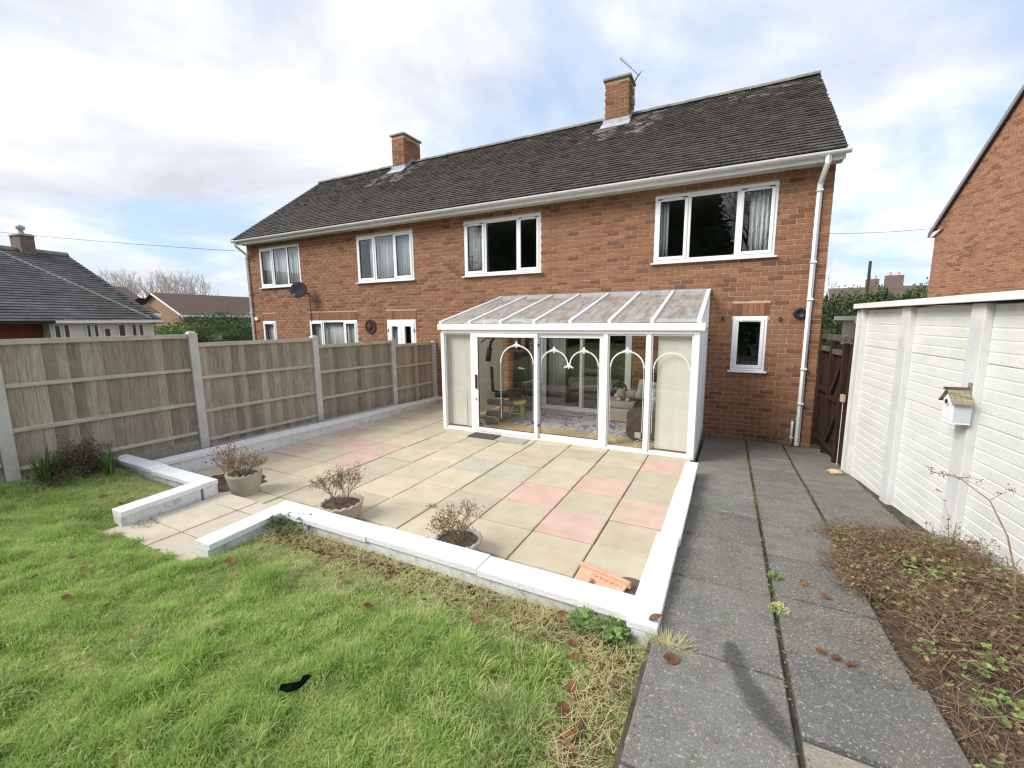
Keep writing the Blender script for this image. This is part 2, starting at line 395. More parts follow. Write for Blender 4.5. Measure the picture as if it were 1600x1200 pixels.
K['boxshade'] = mat('shaded_white_paint', [(.52, .57, .60), (.60, .64, .66)], scale=12, rough=.8)  # bird house sides: white paint with its bluish shade put into the colour
K['brownroof'] = mat('far_brown_roof', [(.105, .072, .055), (.15, .108, .085)], scale=1.5, stretch=(1, 1, 9), tone=(.85, 1.15), rough=.95)
K['greyroof'] = mat('bungalow_roof_tile', [(.075, .073, .073), (.10, .098, .098), (.13, .128, .126)], scale=2.2, tone=(.75, 1.3), rough=.9, blotch=[(.8, .52, .7, (.05, .047, .045), .6), (7, .68, .76, (.26, .26, .24), .5)])
K['chimbrick'] = mat('dark_chimney_brick', [(.15, .115, .10), (.23, .175, .15)], scale=9, rough=.95)
K['pathbed'] = mat('path_joint_soil', [(.05, .046, .036), (.12, .105, .08)], scale=9, rough=.97, bump=.006, bscale=60, blotch=(5, .55, .7, (.10, .13, .04), .6))
K['farbrick'] = mat('far_brick', [(.30, .19, .12), (.40, .26, .17)], scale=7, rough=.95)
K['redbrickfar'] = mat('far_red_brick', [(.17, .055, .04), (.24, .085, .06)], scale=8, rough=.95)
K['barebark'] = mat('bare_branch', [(.50, .46, .42), (.62, .57, .52)], scale=5, rough=.95)
K['darkbark'] = mat('dark_bark', [(.05, .038, .028), (.09, .07, .05)], scale=5, rough=.95)
K['wire'] = mat('wire', [(.05, .05, .055), (.06, .06, .065)], rough=.7)
K['darkglass'] = mat('far_window_glass', [(.03, .033, .038), (.06, .065, .07)], scale=1, rough=.15, spec=.6)

# ---------------------------------------------------------------- ground
Y = 8.467
KS = 0.073
def zpath(y): return KS * (Y - y)
def zlawn(x, y):
    z = 0.365 + 0.075 * (2.25 - y) + 0.018 * max(0.0, -x - 4.6) * 1.5
    d = math.hypot(max(-4.78 - x, 0, x + 3.62), max(1.55 - y, 0))      # the turf dips to the step
    f = min(1.0, d / .42); f = f * f * (3 - 2 * f)
    return .335 + (z - .335) * f

g = MB()
g.add([(-900, -900, -.2), (900, -900, -.2), (900, 900, -.2), (-900, 900, -.2)], [(0, 1, 2, 3)])
tag(g.build('ground', K['ground']), kind='structure')

def sheet(name, x0, x1, y0, y1, nx, ny, fz, material, skirt=0.35, hole=None):
    vs, fs = [], []
    for j in range(ny + 1):
        for i in range(nx + 1):
            x = x0 + (x1 - x0) * i / nx; y = y0 + (y1 - y0) * j / ny
            vs.append((x, y, fz(x, y)))
    for j in range(ny):
        for i in range(nx):
            a = j * (nx + 1) + i
            if hole and hole((vs[a][0] + vs[a + 1][0]) / 2, (vs[a][1] + vs[a + nx + 1][1]) / 2): continue
            fs.append((a, a + 1, a + nx + 2, a + nx + 1))
    ring = [i for i in range(nx + 1)] + [j * (nx + 1) + nx for j in range(1, ny + 1)] + [ny * (nx + 1) + i for i in range(nx - 1, -1, -1)] + [j * (nx + 1) for j in range(ny - 1, 0, -1)]
    b = len(vs)
    for i in ring: vs.append((vs[i][0], vs[i][1], vs[i][2] - skirt))
    k = len(ring)
    for i in range(k): fs.append((ring[i], b + i, b + (i + 1) % k, ring[(i + 1) % k]))
    mb = MB(); mb.add(vs, fs)
    o = mb.build(name, material)
    return tag(o, kind='structure')

lump = lambda x, y: 0.02 * mnoise.noise(Vector((x * 1.3, y * 1.3, 2)))
lawn = sheet('lawn', -6.9, -.27, -5.0, 2.30, 90, 100, lambda x, y: zlawn(x, y) + lump(x, y), K['lawnbase'], hole=lambda x, y: -4.77 < x < -3.60 and y > 1.57)
strip = sheet('gravel_strip', -6.95, -6.2, 2.2, 8.44, 4, 24, lambda x, y: .40 - .035 * (y - 2.4) + .02 * mnoise.noise(Vector((x * 4, y * 4, 0))), K['concrete'])

# patio: bed and one object for each slab
patio = sheet('patio', -6.3, -.38, 2.3, 8.44, 4, 4, lambda x, y: .176, K['joint'])
slabmesh = {}
def slab_obj(x0, x1, y0, y1, zt, col, parent, material, tilt=(0, 0), th=.045, name='slab', rim=.006):
    """one bevelled slab with its own size; heights follow zt(x, y)"""
    key = (round(x1 - x0, 3), round(y1 - y0, 3), material.name)
    cx, cy = (x0 + x1) / 2, (y0 + y1) / 2
    if key not in slabmesh:
        hx, hy = (x1 - x0) / 2, (y1 - y0) / 2
        mb = MB(); r = rim
        vs = [(-hx, -hy, -th), (hx, -hy, -th), (hx, hy, -th), (-hx, hy, -th), (-hx, -hy, -r), (hx, -hy, -r), (hx, hy, -r), (-hx, hy, -r),
              (-hx + r, -hy + r, 0), (hx - r, -hy + r, 0), (hx - r, hy - r, 0), (-hx + r, hy - r, 0)]
        fs = [(8, 9, 10, 11)] + [(a, (a + 1) % 4, 4 + (a + 1) % 4, 4 + a) for a in range(4)] + [(4 + a, 4 + (a + 1) % 4, 8 + (a + 1) % 4, 8 + a) for a in range(4)]
        mb.add(vs, fs); slabmesh[key] = mb.mesh('slab', material)
    o = bpy.data.objects.new(name, slabmesh[key])
    o.location = (cx, cy, zt); o.rotation_euler = (tilt[0], tilt[1], 0)
    put(o, parent, keep=False)
    o.color = (*col, 1)
    return o
XJ = [-.39, -.965, -1.54, -2.13, -2.71, -3.26, -3.83, -4.40, -4.97, -5.58, -6.16]
YJ = [2.40, 2.90, 3.43, 3.95, 4.50, 5.04, 5.55, 6.05, 6.58, 7.1, 7.62, 8.14, 8.44]
pinkset = {(0, 6): 1, (0, 3): .8, (1, 2): 1, (1, 4): .9, (2, 3): 1.1, (7, 3): 1, (7, 4): .5, (8, 4): 1, (9, 3): .9, (9, 5): .8, (8, 2): .2}
greyset = {(4, 4), (3, 4)}
for i in range(len(XJ) - 1):
    for j in range(len(YJ) - 1):
        x1, x0 = XJ[i], XJ[i + 1]; y0, y1 = YJ[j], YJ[j + 1]
        if y0 > 6.1 and x0 > -4.7 and x1 < -.3: continue          # under the conservatory
        v = rng.uniform(.9, 1.07)
        base = np.array((.605, .525, .385)) * v
        if rng.random() < .25: base = np.array((.575, .51, .385)) * v
        if (i, j) in pinkset: base = base * (1 - pinkset[(i, j)]) + np.array((.66, .46, .385)) * pinkset[(i, j)]
        if (i, j) in greyset: base = np.array((.54, .495, .395))
        gp = .0065
        slab_obj(x0 + gp, x1 - gp, y0 + gp, y1 - gp, .2 + rng.uniform(-.005, .005), base, patio, K['slab'], (rng.uniform(-.004, .004), rng.uniform(-.004, .004)))
# the raised step at the gap in the wall
bed = MB(); bed.box(-4.97, -3.42, 1.42, 2.3, .1, .318); bed.build('step_base', K['joint'], patio)
for (x0, x1, y0, y1) in [(-4.74, -4.18, 1.84, 2.52), (-4.17, -3.60, 1.84, 2.52), (-4.82, -4.18, 1.48, 1.83), (-4.17, -3.56, 1.48, 1.83)]:
    slab_obj(x0, x1, y0, y1, .335 + rng.uniform(-.003, .003), np.array((.60, .53, .42)) * rng.uniform(.97, 1.06), patio, K['slab'], th=.09)

# path: bed and slabs on the slope
path = sheet('path', -.3, 2.3, -1.5, Y - .01, 44, 50, lambda x, y: zpath(y) - .026 + .006 * mnoise.noise(Vector((x * 5, y * 5, 1))), K['pathbed'], skirt=.2, hole=lambda x, y: x > .885 and y < 4.3)
tl = -math.atan(KS)
def pslab(x0, x1, y0, y1, v=1.0, warm=0.0, dz=0.0, ry=0.0):
    c = np.array((.185, .181, .168)) * v
    c = c * (1 - warm) + np.array((.40, .34, .265)) * warm
    gp = .009
    ym = (y0 + y1) / 2
    slab_obj(x0 + gp, x1 - gp, y0 + gp, y1 - gp, zpath(ym) + dz, c, path, K['pathslab'], (tl + rng.uniform(-.011, .011), ry + rng.uniform(-.011, .011)), th=.05, rim=.008)
L1 = [8.44, 7.95, 7.3, 6.7, 6.09, 5.72, 4.98, 4.40, 3.69, 2.94, 2.17, 1.40, .64, -.1, -.86]
for a, b in zip(L1[1:], L1[:-1]): pslab(-.285 if b < 5.8 else -.33, .326, a, b, rng.uniform(.80, 1.22), warm=rng.uniform(.05, .2))
L2 = [8.44, 7.75, 7.05, 6.4, 5.75, 5.05, 4.30, 3.60, 2.98, 2.40]
for a, b in zip(L2[1:], L2[:-1]): pslab(.334, .868, a, b, rng.uniform(.78, 1.2), warm=rng.uniform(.05, .25))
pslab(.335, .90, 1.84, 2.39, .92, dz=.012)
pslab(.335, .865, 1.2, 1.83, 1.0, warm=.85)
pslab(.335, .865, .5, 1.19, 1.0, warm=.2)
pslab(.335, .865, -.2, .49, 1.0, warm=.2)
L3 = [8.3, 7.5, 6.72, 5.95, 5.2, 4.45]
for a, b in zip(L3[1:], L3[:-1]): pslab(.88, 1.44 + (8 - a) * .02, a, b, rng.uniform(.8, 1.05), warm=.18)

# planting bed beside the garage
planting = sheet('planting_bed', .84, 2.25, -.9, 4.5, 14, 40, lambda x, y: zpath(y) - .05 + (.085 + .03 * mnoise.noise(Vector((x * 3, y * 3, 7)))) * min(1, max(0, (x - .86 - max(0, (y - 2.9)) * .1) / .3)) * min(1, max(0, (4.45 - y) / .3)), K['soil'], skirt=.1)

# ---------------------------------------------------------------- the brick house
CH, BL = .0795, .226      # course height, stretcher pitch
def score(P, w, h):
    q = proj(P)
    if q is None or not (-20 < q[0] < 1620 and -20 < q[1] < 1220): return 0
    return w * h / q[2] ** 2

def brick_face(parent, O, U, Nrm, zlo, rows, urange, holes, matb, budget, hidden=None, ch=CH, bl=BL, proud=.009, name='brick', soldiers=()):
    """stretcher bond bricks standing proud of a mortar plane through O; the ones that show largest are objects of their own"""
    O, U, Nrm = np.array(O, float), np.array(U, float), np.array(Nrm, float)
    Z = np.array([0, 0, 1.0]); jt = .0145
    out = []
    for r in range(rows):
        za, zb = zlo + r * ch + jt / 2, zlo + (r + 1) * ch - jt / 2
        u0, u1 = urange((za + zb) / 2)
        if u1 - u0 < .06: continue
        k0 = math.floor(u0 / bl) - 1
        off = (r % 2) * bl / 2 + (urange(0)[1] % bl)
        k = k0
        while True:
            a, b = k * bl + off + jt / 2, (k + 1) * bl + off - jt / 2
            k += 1
            if a > u1: break
            a, b = max(a, u0), min(b, u1)
            if b - a < .014: continue
            segs = [(a, b)]
            for (h0, h1, hz0, hz1) in holes:
                if zb < hz0 + .012 or za > hz1 - .012: continue
                ns = []
                for (p, q) in segs:
                    if q <= h0 or p >= h1: ns.append((p, q)); continue
                    if p < h0: ns.append((p, h0 - .002))
                    if q > h1: ns.append((h1 + .002, q))
                segs = ns
            for (p, q) in segs:
                if q - p > .014: out.append((p, q, za, zb))
    for (h0, h1, hz0, hz1) in soldiers:
        n = max(1, round((h1 - h0) / .078)); w = (h1 - h0) / n
        for i in range(n): out.append((h0 + i * w + .004, h0 + (i + 1) * w - .004, hz0 + .003, hz1 - .003))
    items = []
    for (p, q, za, zb) in out:
        c = O + U * ((p + q) / 2) + Z * ((za + zb) / 2)
        s_ = score(c, (q - p), zb - za) if not (hidden and hidden((p + q) / 2, (za + zb) / 2)) else 0
        items.append((s_, p, q, za, zb))
    items.sort(key=lambda t: -t[0])
    mass = MB(); cache = {}
    for i, (s_, p, q, za, zb) in enumerate(items):
        t = rng.random()
        t = .40 + .36 * rng.random() if t < .66 else (.06 + .34 * rng.random() if t < .88 else .76 + .2 * rng.random())
        pr = proud + rng.uniform(-.003, .003)
        w, h = q - p, zb - za
        if i < budget and s_ > 0:
            key = (round(w, 2), round(h, 3), round(t * 7))
            if key not in cache:
                mb = MB(); mb.obox((0, 0, 0), U, Z, Nrm, w / 2, h / 2, .018, t); cache[key] = mb.mesh(name, matb)
            o = bpy.data.objects.new(name, cache[key])
            c = O + U * ((p + q) / 2) + Z * ((za + zb) / 2) + Nrm * (pr - .018)
            o.location = c
            put(o, parent)
        else:
            c = O + U * ((p + q) / 2) + Z * ((za + zb) / 2) + Nrm * (pr - .018)
            mass.obox(c, U, Z, Nrm, w / 2, h / 2, .018, t)
    if mass.n: mass.build('brickwork', matb, parent, kind='stuff')

def plane_with_holes(mb, O, U, Nrm, u0, u1, z0, z1, holes, depth=.16, tone=.5):
    O, U, Nrm = np.array(O, float), np.array(U, float), np.array(Nrm, float); Z = np.array([0, 0, 1.0])
    us = sorted({u0, u1, *[h[0] for h in holes], *[h[1] for h in holes]}); zs = sorted({z0, z1, *[max(z0, h[2]) for h in holes], *[min(z1, h[3]) for h in holes]})
    P = lambda u, z, d=0: O + U * u + Z * z - Nrm * d
    for a, b in zip(us[:-1], us[1:]):
        for c, d in zip(zs[:-1], zs[1:]):
            um, zm = (a + b) / 2, (c + d) / 2
            if any(h[0] < um < h[1] and h[2] < zm < h[3] for h in holes): continue
            mb.add([P(a, c), P(b, c), P(b, d), P(a, d)], [(0, 1, 2, 3)], tone)
            mb.add([P(a, c, depth), P(b, c, depth), P(b, d, depth), P(a, d, depth)], [(3, 2, 1, 0)], tone)
    for (a, b, c, d) in holes:
        c = max(c, z0); d = min(d, z1)
        for e, f in (((a, c), (b, c)), ((b, c), (b, d)), ((b, d), (a, d)), ((a, d), (a, c))):
            mb.add([P(*e), P(*f), P(*f, depth), P(*e, depth)], [(0, 1, 2, 3)], tone)

XL, XR = -13.36, 1.27
EZ = 4.43
RY, RZ = 11.6, 7.10
house = thing('brick_house', 'long red brick semi-detached house with dark tiled roof and two chimneys', 'house', (-6, Y, 0))
WIN = {  # x0, x1, z0, z1, mullions, casements
    'W1': (-1.365, .545, 3.15, 4.30, (-.79, -.015), (0, 2)),
    'W2': (-5.48, -3.61, 3.13, 4.29, (-4.935, -4.14), (0, 2)),
    'W3': (-8.78, -6.935, 3.14, 4.285, (-8.16, -7.53), (0, 2)),
    'W4': (-12.78, -10.99, 3.17, 4.30, (-12.17, -11.53), (0,)),
    'GW': (-10.78, -8.92, 1.05, 2.17, (-10.235, -9.405), (0, 2)),
    'SW': (-12.89, -12.28, 1.15, 2.17, (), (0,)),
    'KW': (.005, .525, 1.235, 2.165, (), (0,)),
}
holes = [v[:4] for v in WIN.values()] + [(-7.88, -6.95, .05, 2.17), (-3.62, -1.70, .2, 2.06)]
wl_ = MB()
plane_with_holes(wl_, (0, Y, 0), (1, 0, 0), (0, -1, 0), XL, XR, -.3, 4.62, holes)
DB = Y + 2 * (RY - Y)
wl_.add([(XL, DB, -.3), (XR, DB, -.3), (XR, DB, 4.62), (XL, DB, 4.62)], [(0, 1, 2, 3)])
for x in (XL, XR):
    wl_.add([(x, Y, -.3), (x, DB, -.3), (x, DB, 4.6), (x, RY, RZ - .12), (x, Y, 4.6)], [(0, 1, 2, 3, 4)])
wall = wl_.build('wall', K['mortar'], house)
brick_face(wall, (0, Y, 0), (1, 0, 0), (0, -1, 0), -.04, 57, lambda z: (XL, XR), holes + [(-10.82, -8.88, 2.17, 2.40), (-7.92, -6.91, 2.17, 2.40), (-12.92, -12.25, 2.17, 2.40), (-.02, .55, 2.165, 2.39)],
           K['brick'], 300, hidden=lambda u, z: (z < 2.62 and -4.55 < u < -.35) or (u < -4.3 and z < 1.6) or (z > 4.36),
           soldiers=[(-10.82, -8.88, 2.175, 2.395), (-7.92, -6.91, 2.175, 2.395), (-12.92, -12.25, 2.175, 2.395), (-.02, .55, 2.17, 2.385)])
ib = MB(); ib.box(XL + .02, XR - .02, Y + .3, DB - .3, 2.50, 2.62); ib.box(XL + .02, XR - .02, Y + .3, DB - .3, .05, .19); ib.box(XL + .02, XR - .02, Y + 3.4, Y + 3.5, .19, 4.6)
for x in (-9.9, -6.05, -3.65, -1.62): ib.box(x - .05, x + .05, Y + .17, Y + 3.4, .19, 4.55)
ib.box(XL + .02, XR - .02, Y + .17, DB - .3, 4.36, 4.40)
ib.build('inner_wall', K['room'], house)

def window(parent, x0, x1, z0, z1, mull, sash, yf=Y, sill=True, vent=True, name='window', glassm='glass'):
    """one white plastic window: outer frame, mullions, opening sashes, panes, sill"""
    fw = .055; d0, d1 = yf - .006, yf + .065
    f = MB()
    f.box(x0, x1, d0, d1, z0, z0 + fw); f.box(x0, x1, d0, d1, z1 - fw, z1)
    f.box(x0, x0 + fw, d0, d1, z0 + fw, z1 - fw); f.box(x1 - fw, x1, d0, d1, z0 + fw, z1 - fw)
    for m_ in mull: f.box(m_ - .032, m_ + .032, d0, d1, z0 + fw, z1 - fw)
    w = f.build(name, K['upvc'], parent, bevel=.006)
    ed = [x0 + fw] + [q for m_ in mull for q in (m_ - .032, m_ + .032)] + [x1 - fw]
    for i in range(len(ed) // 2):
        a, b, c, d = ed[2 * i], ed[2 * i + 1], z0 + fw, z1 - fw
        if i in sash:
            s_ = MB(); q = .052; y0, y1 = d0 - .016, d0 + .04
            a -= .012; b += .012; c -= .012; d += .012
            s_.box(a, b, y0, y1, c, c + q); s_.box(a, b, y0, y1, d - q, d); s_.box(a, a + q, y0, y1, c + q, d - q); s_.box(b - q, b, y0, y1, c + q, d - q)
            s_.build('sash', K['upvc'], w, bevel=.006)
            if vent:
                t = MB(); t.box(a + .09, b - .09, y0 - .012, y0, d - .032, d - .014); t.build('trickle_vent', K['upvcdirty'], w)
            a += q; b -= q; c += q; d -= q
        r = MB(); yy = d0 + .006
        for (p, q_, e, g_) in ((a, b, c, c + .008), (a, b, d - .008, d), (a, a + .008, c + .008, d - .008), (b - .008, b, c + .008, d - .008)): r.box(p, q_, yy, yy + .02, e, g_)
        r.build('gasket', K['rubber'], w)
        p = MB(); p.box(a + .003, b - .003, yy + .012, yy + .018, c + .003, d - .003); p.build('pane', K[glassm], w)
    if sill:
        s_ = MB(); s_.hexa([(x0 - .04, yf - .075, z0 - .035), (x1 + .04, yf - .075, z0 - .035), (x1 + .04, yf + .05, z0 - .03), (x0 - .04, yf + .05, z0 - .03),
                            (x0 - .04, yf - .075, z0 - .012), (x1 + .04, yf - .075, z0 - .012), (x1 + .04, yf + .05, z0 - .001), (x0 - .04, yf + .05, z0 - .001)])
        s_.build('sill', K['upvc'], w, bevel=.004)
    return w
wobj = {}
for k_, v in WIN.items():
    wobj[k_] = window(house, *v[:4], v[4], v[5], sill=True, vent=k_ in ('W1', 'W2', 'KW'))
for k_ in ('W1', 'W2'):
    v = WIN[k_]; t = MB(); t.box(v[0], v[1], Y - .022, Y - .007, v[3] - .075, v[3] + .006); t.build('head_trim', K['upvc'], wobj[k_], bevel=.004)

def curtain(x0, x1, z0, z1, y, label, material='curtain', folds=9, amp=.03, group=None):
    n = int(folds * 10); vs, fs = [], []
    for i in range(n + 1):
        t = i / n; x = x0 + (x1 - x0) * t
        dy = amp * math.sin(2 * PI * folds * t + .6 * math.sin(9 * t)) + amp * .4 * math.sin(2 * PI * folds * 2.3 * t)
        vs += [(x, y + dy * .7, z1), (x, y + dy, (z0 + z1) / 2), (x, y + dy * 1.2, z0)]
    for i in range(n):
        for j in range(2): a = i * 3 + j; fs.append((a, a + 1, a + 4, a + 3))
    mb = MB(); mb.add(vs, fs); o = mb.build('curtain', K[material], smooth=True)
    sm = o.modifiers.new('thick', 'SOLIDIFY'); sm.thickness = .003
    return tag(o, label, 'curtain')
yc = Y + .13
curtain(-1.33, -1.14, 3.18, 4.28, yc, 'narrow pale curtain at the left side of the largest upstairs window', folds=3)
curtain(.16, .5, 3.18, 4.28, yc, 'pale curtain bunched behind the right pane of the largest upstairs window', folds=5)
curtain(-5.44, -5.06, 3.16, 4.27, yc, 'pale curtain at left of the upstairs window above the conservatory', folds=5)
curtain(-3.74, -3.66, 3.16, 4.27, yc, 'thin curtain edge at right of the upstairs window above the conservatory', folds=2)
curtain(-8.45, -7.0, 3.17, 4.26, yc, 'grey curtains drawn across the second upstairs window from the left', folds=14)
curtain(-12.73, -11.02, 3.2, 4.27, yc, 'pale net curtain across the leftmost upstairs window', material='net', folds=16, amp=.015)
curtain(-10.74, -8.96, 1.1, 2.15, yc, 'pleated net curtain in the ground floor window beside the satellite dish', material='net', folds=26, amp=.014)
curtain(-12.85, -12.3, 1.2, 2.15, yc, 'net curtain in the small ground floor window at far left', material='net', folds=6, amp=.014)
curtain(-7.84, -7.44, .2, 2.12, yc, 'grey curtain behind the left leaf of the white french doors', folds=6)

# french doors of the left half
fd = MB(); fd.box(-7.88, -6.95, Y - .004, Y + .06, 2.12, 2.17); fd.box(-7.88, -7.84, Y - .004, Y + .06, .05, 2.12); fd.box(-6.99, -6.95, Y - .004, Y + .06, .05, 2.12)
fdo = fd.build('french_door', K['upvc'], house, bevel=.005)
for a, b in ((-7.835, -7.418), (-7.412, -6.995)):
    l = MB(); q = .11; y0, y1 = Y - .014, Y + .04
    l.box(a, b, y0, y1, 2.0, 2.117); l.box(a, b, y0, y1, .08, .3); l.box(a, a + q, y0, y1, .3, 2.0); l.box(b - q, b, y0, y1, .3, 2.0)
    l.build('leaf', K['upvc'], fdo, bevel=.006)
    p = MB(); p.box(a + q + .002, b - q - .002, Y + .005, Y + .012, .302, 1.998); p.build('pane', K['glass'], fdo)
for x in (-7.83, -7.0):
    h_ = MB(); h_.box(x - .012, x + .012, Y - .024, Y - .012, 1.86, 1.94); h_.build('hinge', K['chrome'], fdo)

# eaves: soffit, fascia, gutter, downpipes
e = MB(); e.box(XL - .05, XR + .06, Y - .30, Y - .012, 4.44, 4.465); e.build('soffit', K['soffit'], house)
e = MB(); e.box(XL - .05, XR + .06, Y - .325, Y - .302, 4.415, 4.56); e.build('fascia', K['upvcdirty'], house)
def gutter(x0, x1, y, z, r, parent, nm='gutter'):
    prof = [(math.cos(a) * r, math.sin(a) * r * .9) for a in np.linspace(PI, 2 * PI, 9)] + [(r * .9, 0), *[(math.cos(a) * r * .88, math.sin(a) * r * .8) for a in np.linspace(2 * PI, PI, 9)], (-r * .9, 0)]
    n = len(prof); vs = [(x, y + p[0], z + p[1]) for x in (x0, x1) for p in prof]
    fs = [(i, (i + 1) % n, n + (i + 1) % n, n + i) for i in range(n)] + [tuple(range(9))[::-1] if False else tuple(range(n))[::-1], tuple(n + i for i in range(n))]
    mb = MB(); mb.add(vs, fs); return mb.build(nm, K['upvcdirty'], parent)
GY, GZ = Y - .375, 4.525
gut = gutter(XL - .06, XR + .10, GY, GZ, .058, house)
gb = MB()
for x in np.arange(XL + .1, XR, 1.83 / 2): 
    gutter(x - .02, x + .02, GY, GZ + .002, .063, gut, 'gutter_bracket')
for x in (XL - .065, XR + .105):
    gutter(x - .008, x + .008, GY, GZ + .002, .062, gut, 'gutter_stop_end')
def downpipe(x, z0, label=None, boxy=.035):
    mb = MB()
    mb.tube([(x + .03, GY, GZ - .05), (x + .03, GY, GZ - .14), (x, Y - .06, GZ - .34), (x, Y - .055, GZ - .45)], boxy * 1.08, 4)
    mb.tube([(x, Y - .055, GZ - .44), (x, Y - .055, z0)], boxy, 4)
    o = mb.build('downpipe', K['upvc'], house)
    for z in (GZ - .45, 3.0, 2.42, 1.3, .72):
        c = MB(); c.box(x - .042, x + .042, Y - .1, Y - .005, z - .012, z + .012); c.build('pipe_bracket', K['upvc'], o)
    return o
downpipe(1.085, 0.0); downpipe(XL + .03, .0)
mb = MB(); mb.tube([(1.0, Y - .04, 0.0), (1.0, Y - .04, .36), (1.0, Y - .03, .39), (1.0, Y + .02, .39)], .02, 10); w_ = mb.build('waste_pipe', K['upvc'], house, smooth=True)
mb = MB(); mb.box(.972, 1.028, Y - .07, Y - .012, .12, .135); mb.build('pipe_clip', K['upvc'], w_)
# round vent, air bricks, overflow outlets
v_ = MB(); v_.lathe([(.0, -.03), (.05, -.035), (.062, -.05), (.085, -.045), (.092, 0), (.0, 0.0)], 24)
vo = v_.build('wall_vent', K['blackplastic'], house, smooth=True, keep=False)
vo.matrix_parent_inverse = wm(house).inverted(); vo.location = (.97, Y - .004, 2.20); vo.rotation_euler = (-PI / 2, 0, 0)
for (x, z) in ((.78, 4.29), (-5.95, 4.25), (-9.0, 4.25), (-3.3, 4.3)):
    a = MB(); a.box(x - .1, x + .1, Y - .012, Y + .01, z - .033, z + .033, .5); ab = a.build('air_brick', K['redbrickfar'], house)
    for i in range(6):
        s_ = MB(); s_.box(x - .088 + i * .031, x - .073 + i * .031, Y - .018, Y - .0125, z - .024, z + .024); s_.build('slot_bar', K['redbrickfar'], ab)
for x, z in ((-.16, 2.13), (.70, 2.12)):
    a = MB(); a.box(x - .014, x + .014, Y - .045, Y - .005, z - .03, z + .03); a.build('wall_hook', K['darkbark'], house)
b_ = MB(); b_.box(-13.2, -13.06, Y - .06, Y - .01, 2.2, 2.3); b_.build('junction_box', K['upvcdirty'], house)

# roof: decks, tiles, ridge
EY, EZ2 = Y - .40, 4.545
sl = np.array([0, RY - EY, RZ - EZ2]); SL = np.linalg.norm(sl); sl /= SL
nn = np.array([0, -sl[2], sl[1]])
VL0, VL1, VR0, VR1 = XL - .06, XL - .30, XR + .06, XR + .055      # verge at eave and at ridge
dk = MB()
dk.add([(VL0, EY, EZ2 - .03), (VR0, EY, EZ2 - .03), (VR1, RY, RZ - .03), (VL1, RY, RZ - .03)], [(0, 1, 2, 3)])
dk.add([(VL0, 2 * RY - EY, EZ2 - .03), (VR0, 2 * RY - EY, EZ2 - .03), (VR1, RY, RZ - .03), (VL1, RY, RZ - .03)], [(3, 2, 1, 0)])
dk.add([(VL0, EY, EZ2 - .035), (VR0, EY, EZ2 - .035), (VR0, Y + .05, EZ2 - .035 ), (VL0, Y + .05, EZ2 - .035)], [(3, 2, 1, 0)])
for a, b in ((VL0, VL1), (VR0, VR1)):
    dk.add([(a, EY, EZ2 - .03), (b, RY, RZ - .03), (a, 2 * RY - EY, EZ2 - .03), (a, 2 * RY - EY, EZ2 - .09), (b, RY, RZ - .1), (a, EY, EZ2 - .09)], [(0, 1, 4, 5), (1, 2, 3, 4)])
roof = dk.build('roof', K['tile'], house)
ROWS = 35; gz = SL / ROWS; TW = .168
CHIM = [(-3.09, -2.51, 11.2, 11.72, 7.82), (-9.86, -9.38, 11.2, 12.0, 7.83)]
tiles = []
for r in range(ROWS):
    s0 = r * gz
    f = s0 / SL
    xa, xb = VL0 + (VL1 - VL0) * f, VR0 + (VR1 - VR0) * f
    x = xa - (r % 2) * TW / 2 + rng.uniform(-.01, .01)
    while x < xb - .02:
        a, b = max(x + .002, xa), min(x + TW - .002, xb)
        x += TW
        if b - a < .03: continue
        P0 = np.array([0, EY, EZ2]) + sl * s0
        if any(c[0] - .02 < (a + b) / 2 < c[1] + .02 and c[2] - .02 < P0[1] for c in CHIM): continue
        tiles.append((score(((a + b) / 2, P0[1], P0[2]), b - a, gz * .6), a, b, s0, r))
tiles.sort(key=lambda t: -t[0])
mass = MB(); tcache = {}
def tile_geo(mb, a, b, s0, lift, tone, skew, org=None):
    ax = np.array([1.0, 0, 0]); P = np.array([0, EY, EZ2]) if org is None else org
    lo, hi = s0 - .012, s0 + gz * 1.12
    n0, n1 = .027 + lift, .004
    q = lambda x, s_, n_: P + ax * x + sl * s_ + nn * n_
    mb.hexa([q(a, lo + skew, n0 - .02), q(b, lo - skew, n0 - .02), q(b, hi, n1 - .012), q(a, hi, n1 - .012), q(a, lo + skew, n0), q(b, lo - skew, n0), q(b, hi, n1), q(a, hi, n1)], tone)
for i, (s_, a, b, s0, r) in enumerate(tiles):
    t = min(.6, max(0, rng.gauss(.30, .10))); xm_ = (a + b) / 2; fr_ = s0 / SL
    if fr_ > .72 and rng.random() < .45 * (fr_ - .6): t = rng.uniform(.62, .8)
    for c_ in CHIM:
        if abs(xm_ - c_[1] - .1 + (1 - fr_) * .8) < .55 + .3 * rng.random() and .60 < fr_ < .95 and rng.random() < .5: t = rng.uniform(.78, 1.0)
    if xm_ > XR - 1.6 and fr_ > .8 and rng.random() < .3: t = rng.uniform(.7, .92)
    lf = max(0, rng.gauss(.002, .003)); sk = rng.gauss(0, .0022)
    if i < 300:
        key = (round(b - a, 2), round(t * 9), round(lf, 3))
        if key not in tcache:
            mb = MB(); w = (b - a) / 2; tile_geo(mb, -w, w, 0, lf, t, sk, org=np.zeros(3)); tcache[key] = mb.mesh('tile', K['tile'])
        o = bpy.data.objects.new('tile', tcache[key]); o.location = np.array([(a + b) / 2, EY, EZ2]) + sl * s0
        put(o, roof)
    else: tile_geo(mass, a, b, s0, lf, t, sk)
mass.build('tiling', K['tile'], roof, kind='stuff')
spans, x = [], VL1
for c in sorted(CHIM): spans.append((x, c[0] - .02)); x = c[1] + .02
spans.append((x, VR1))
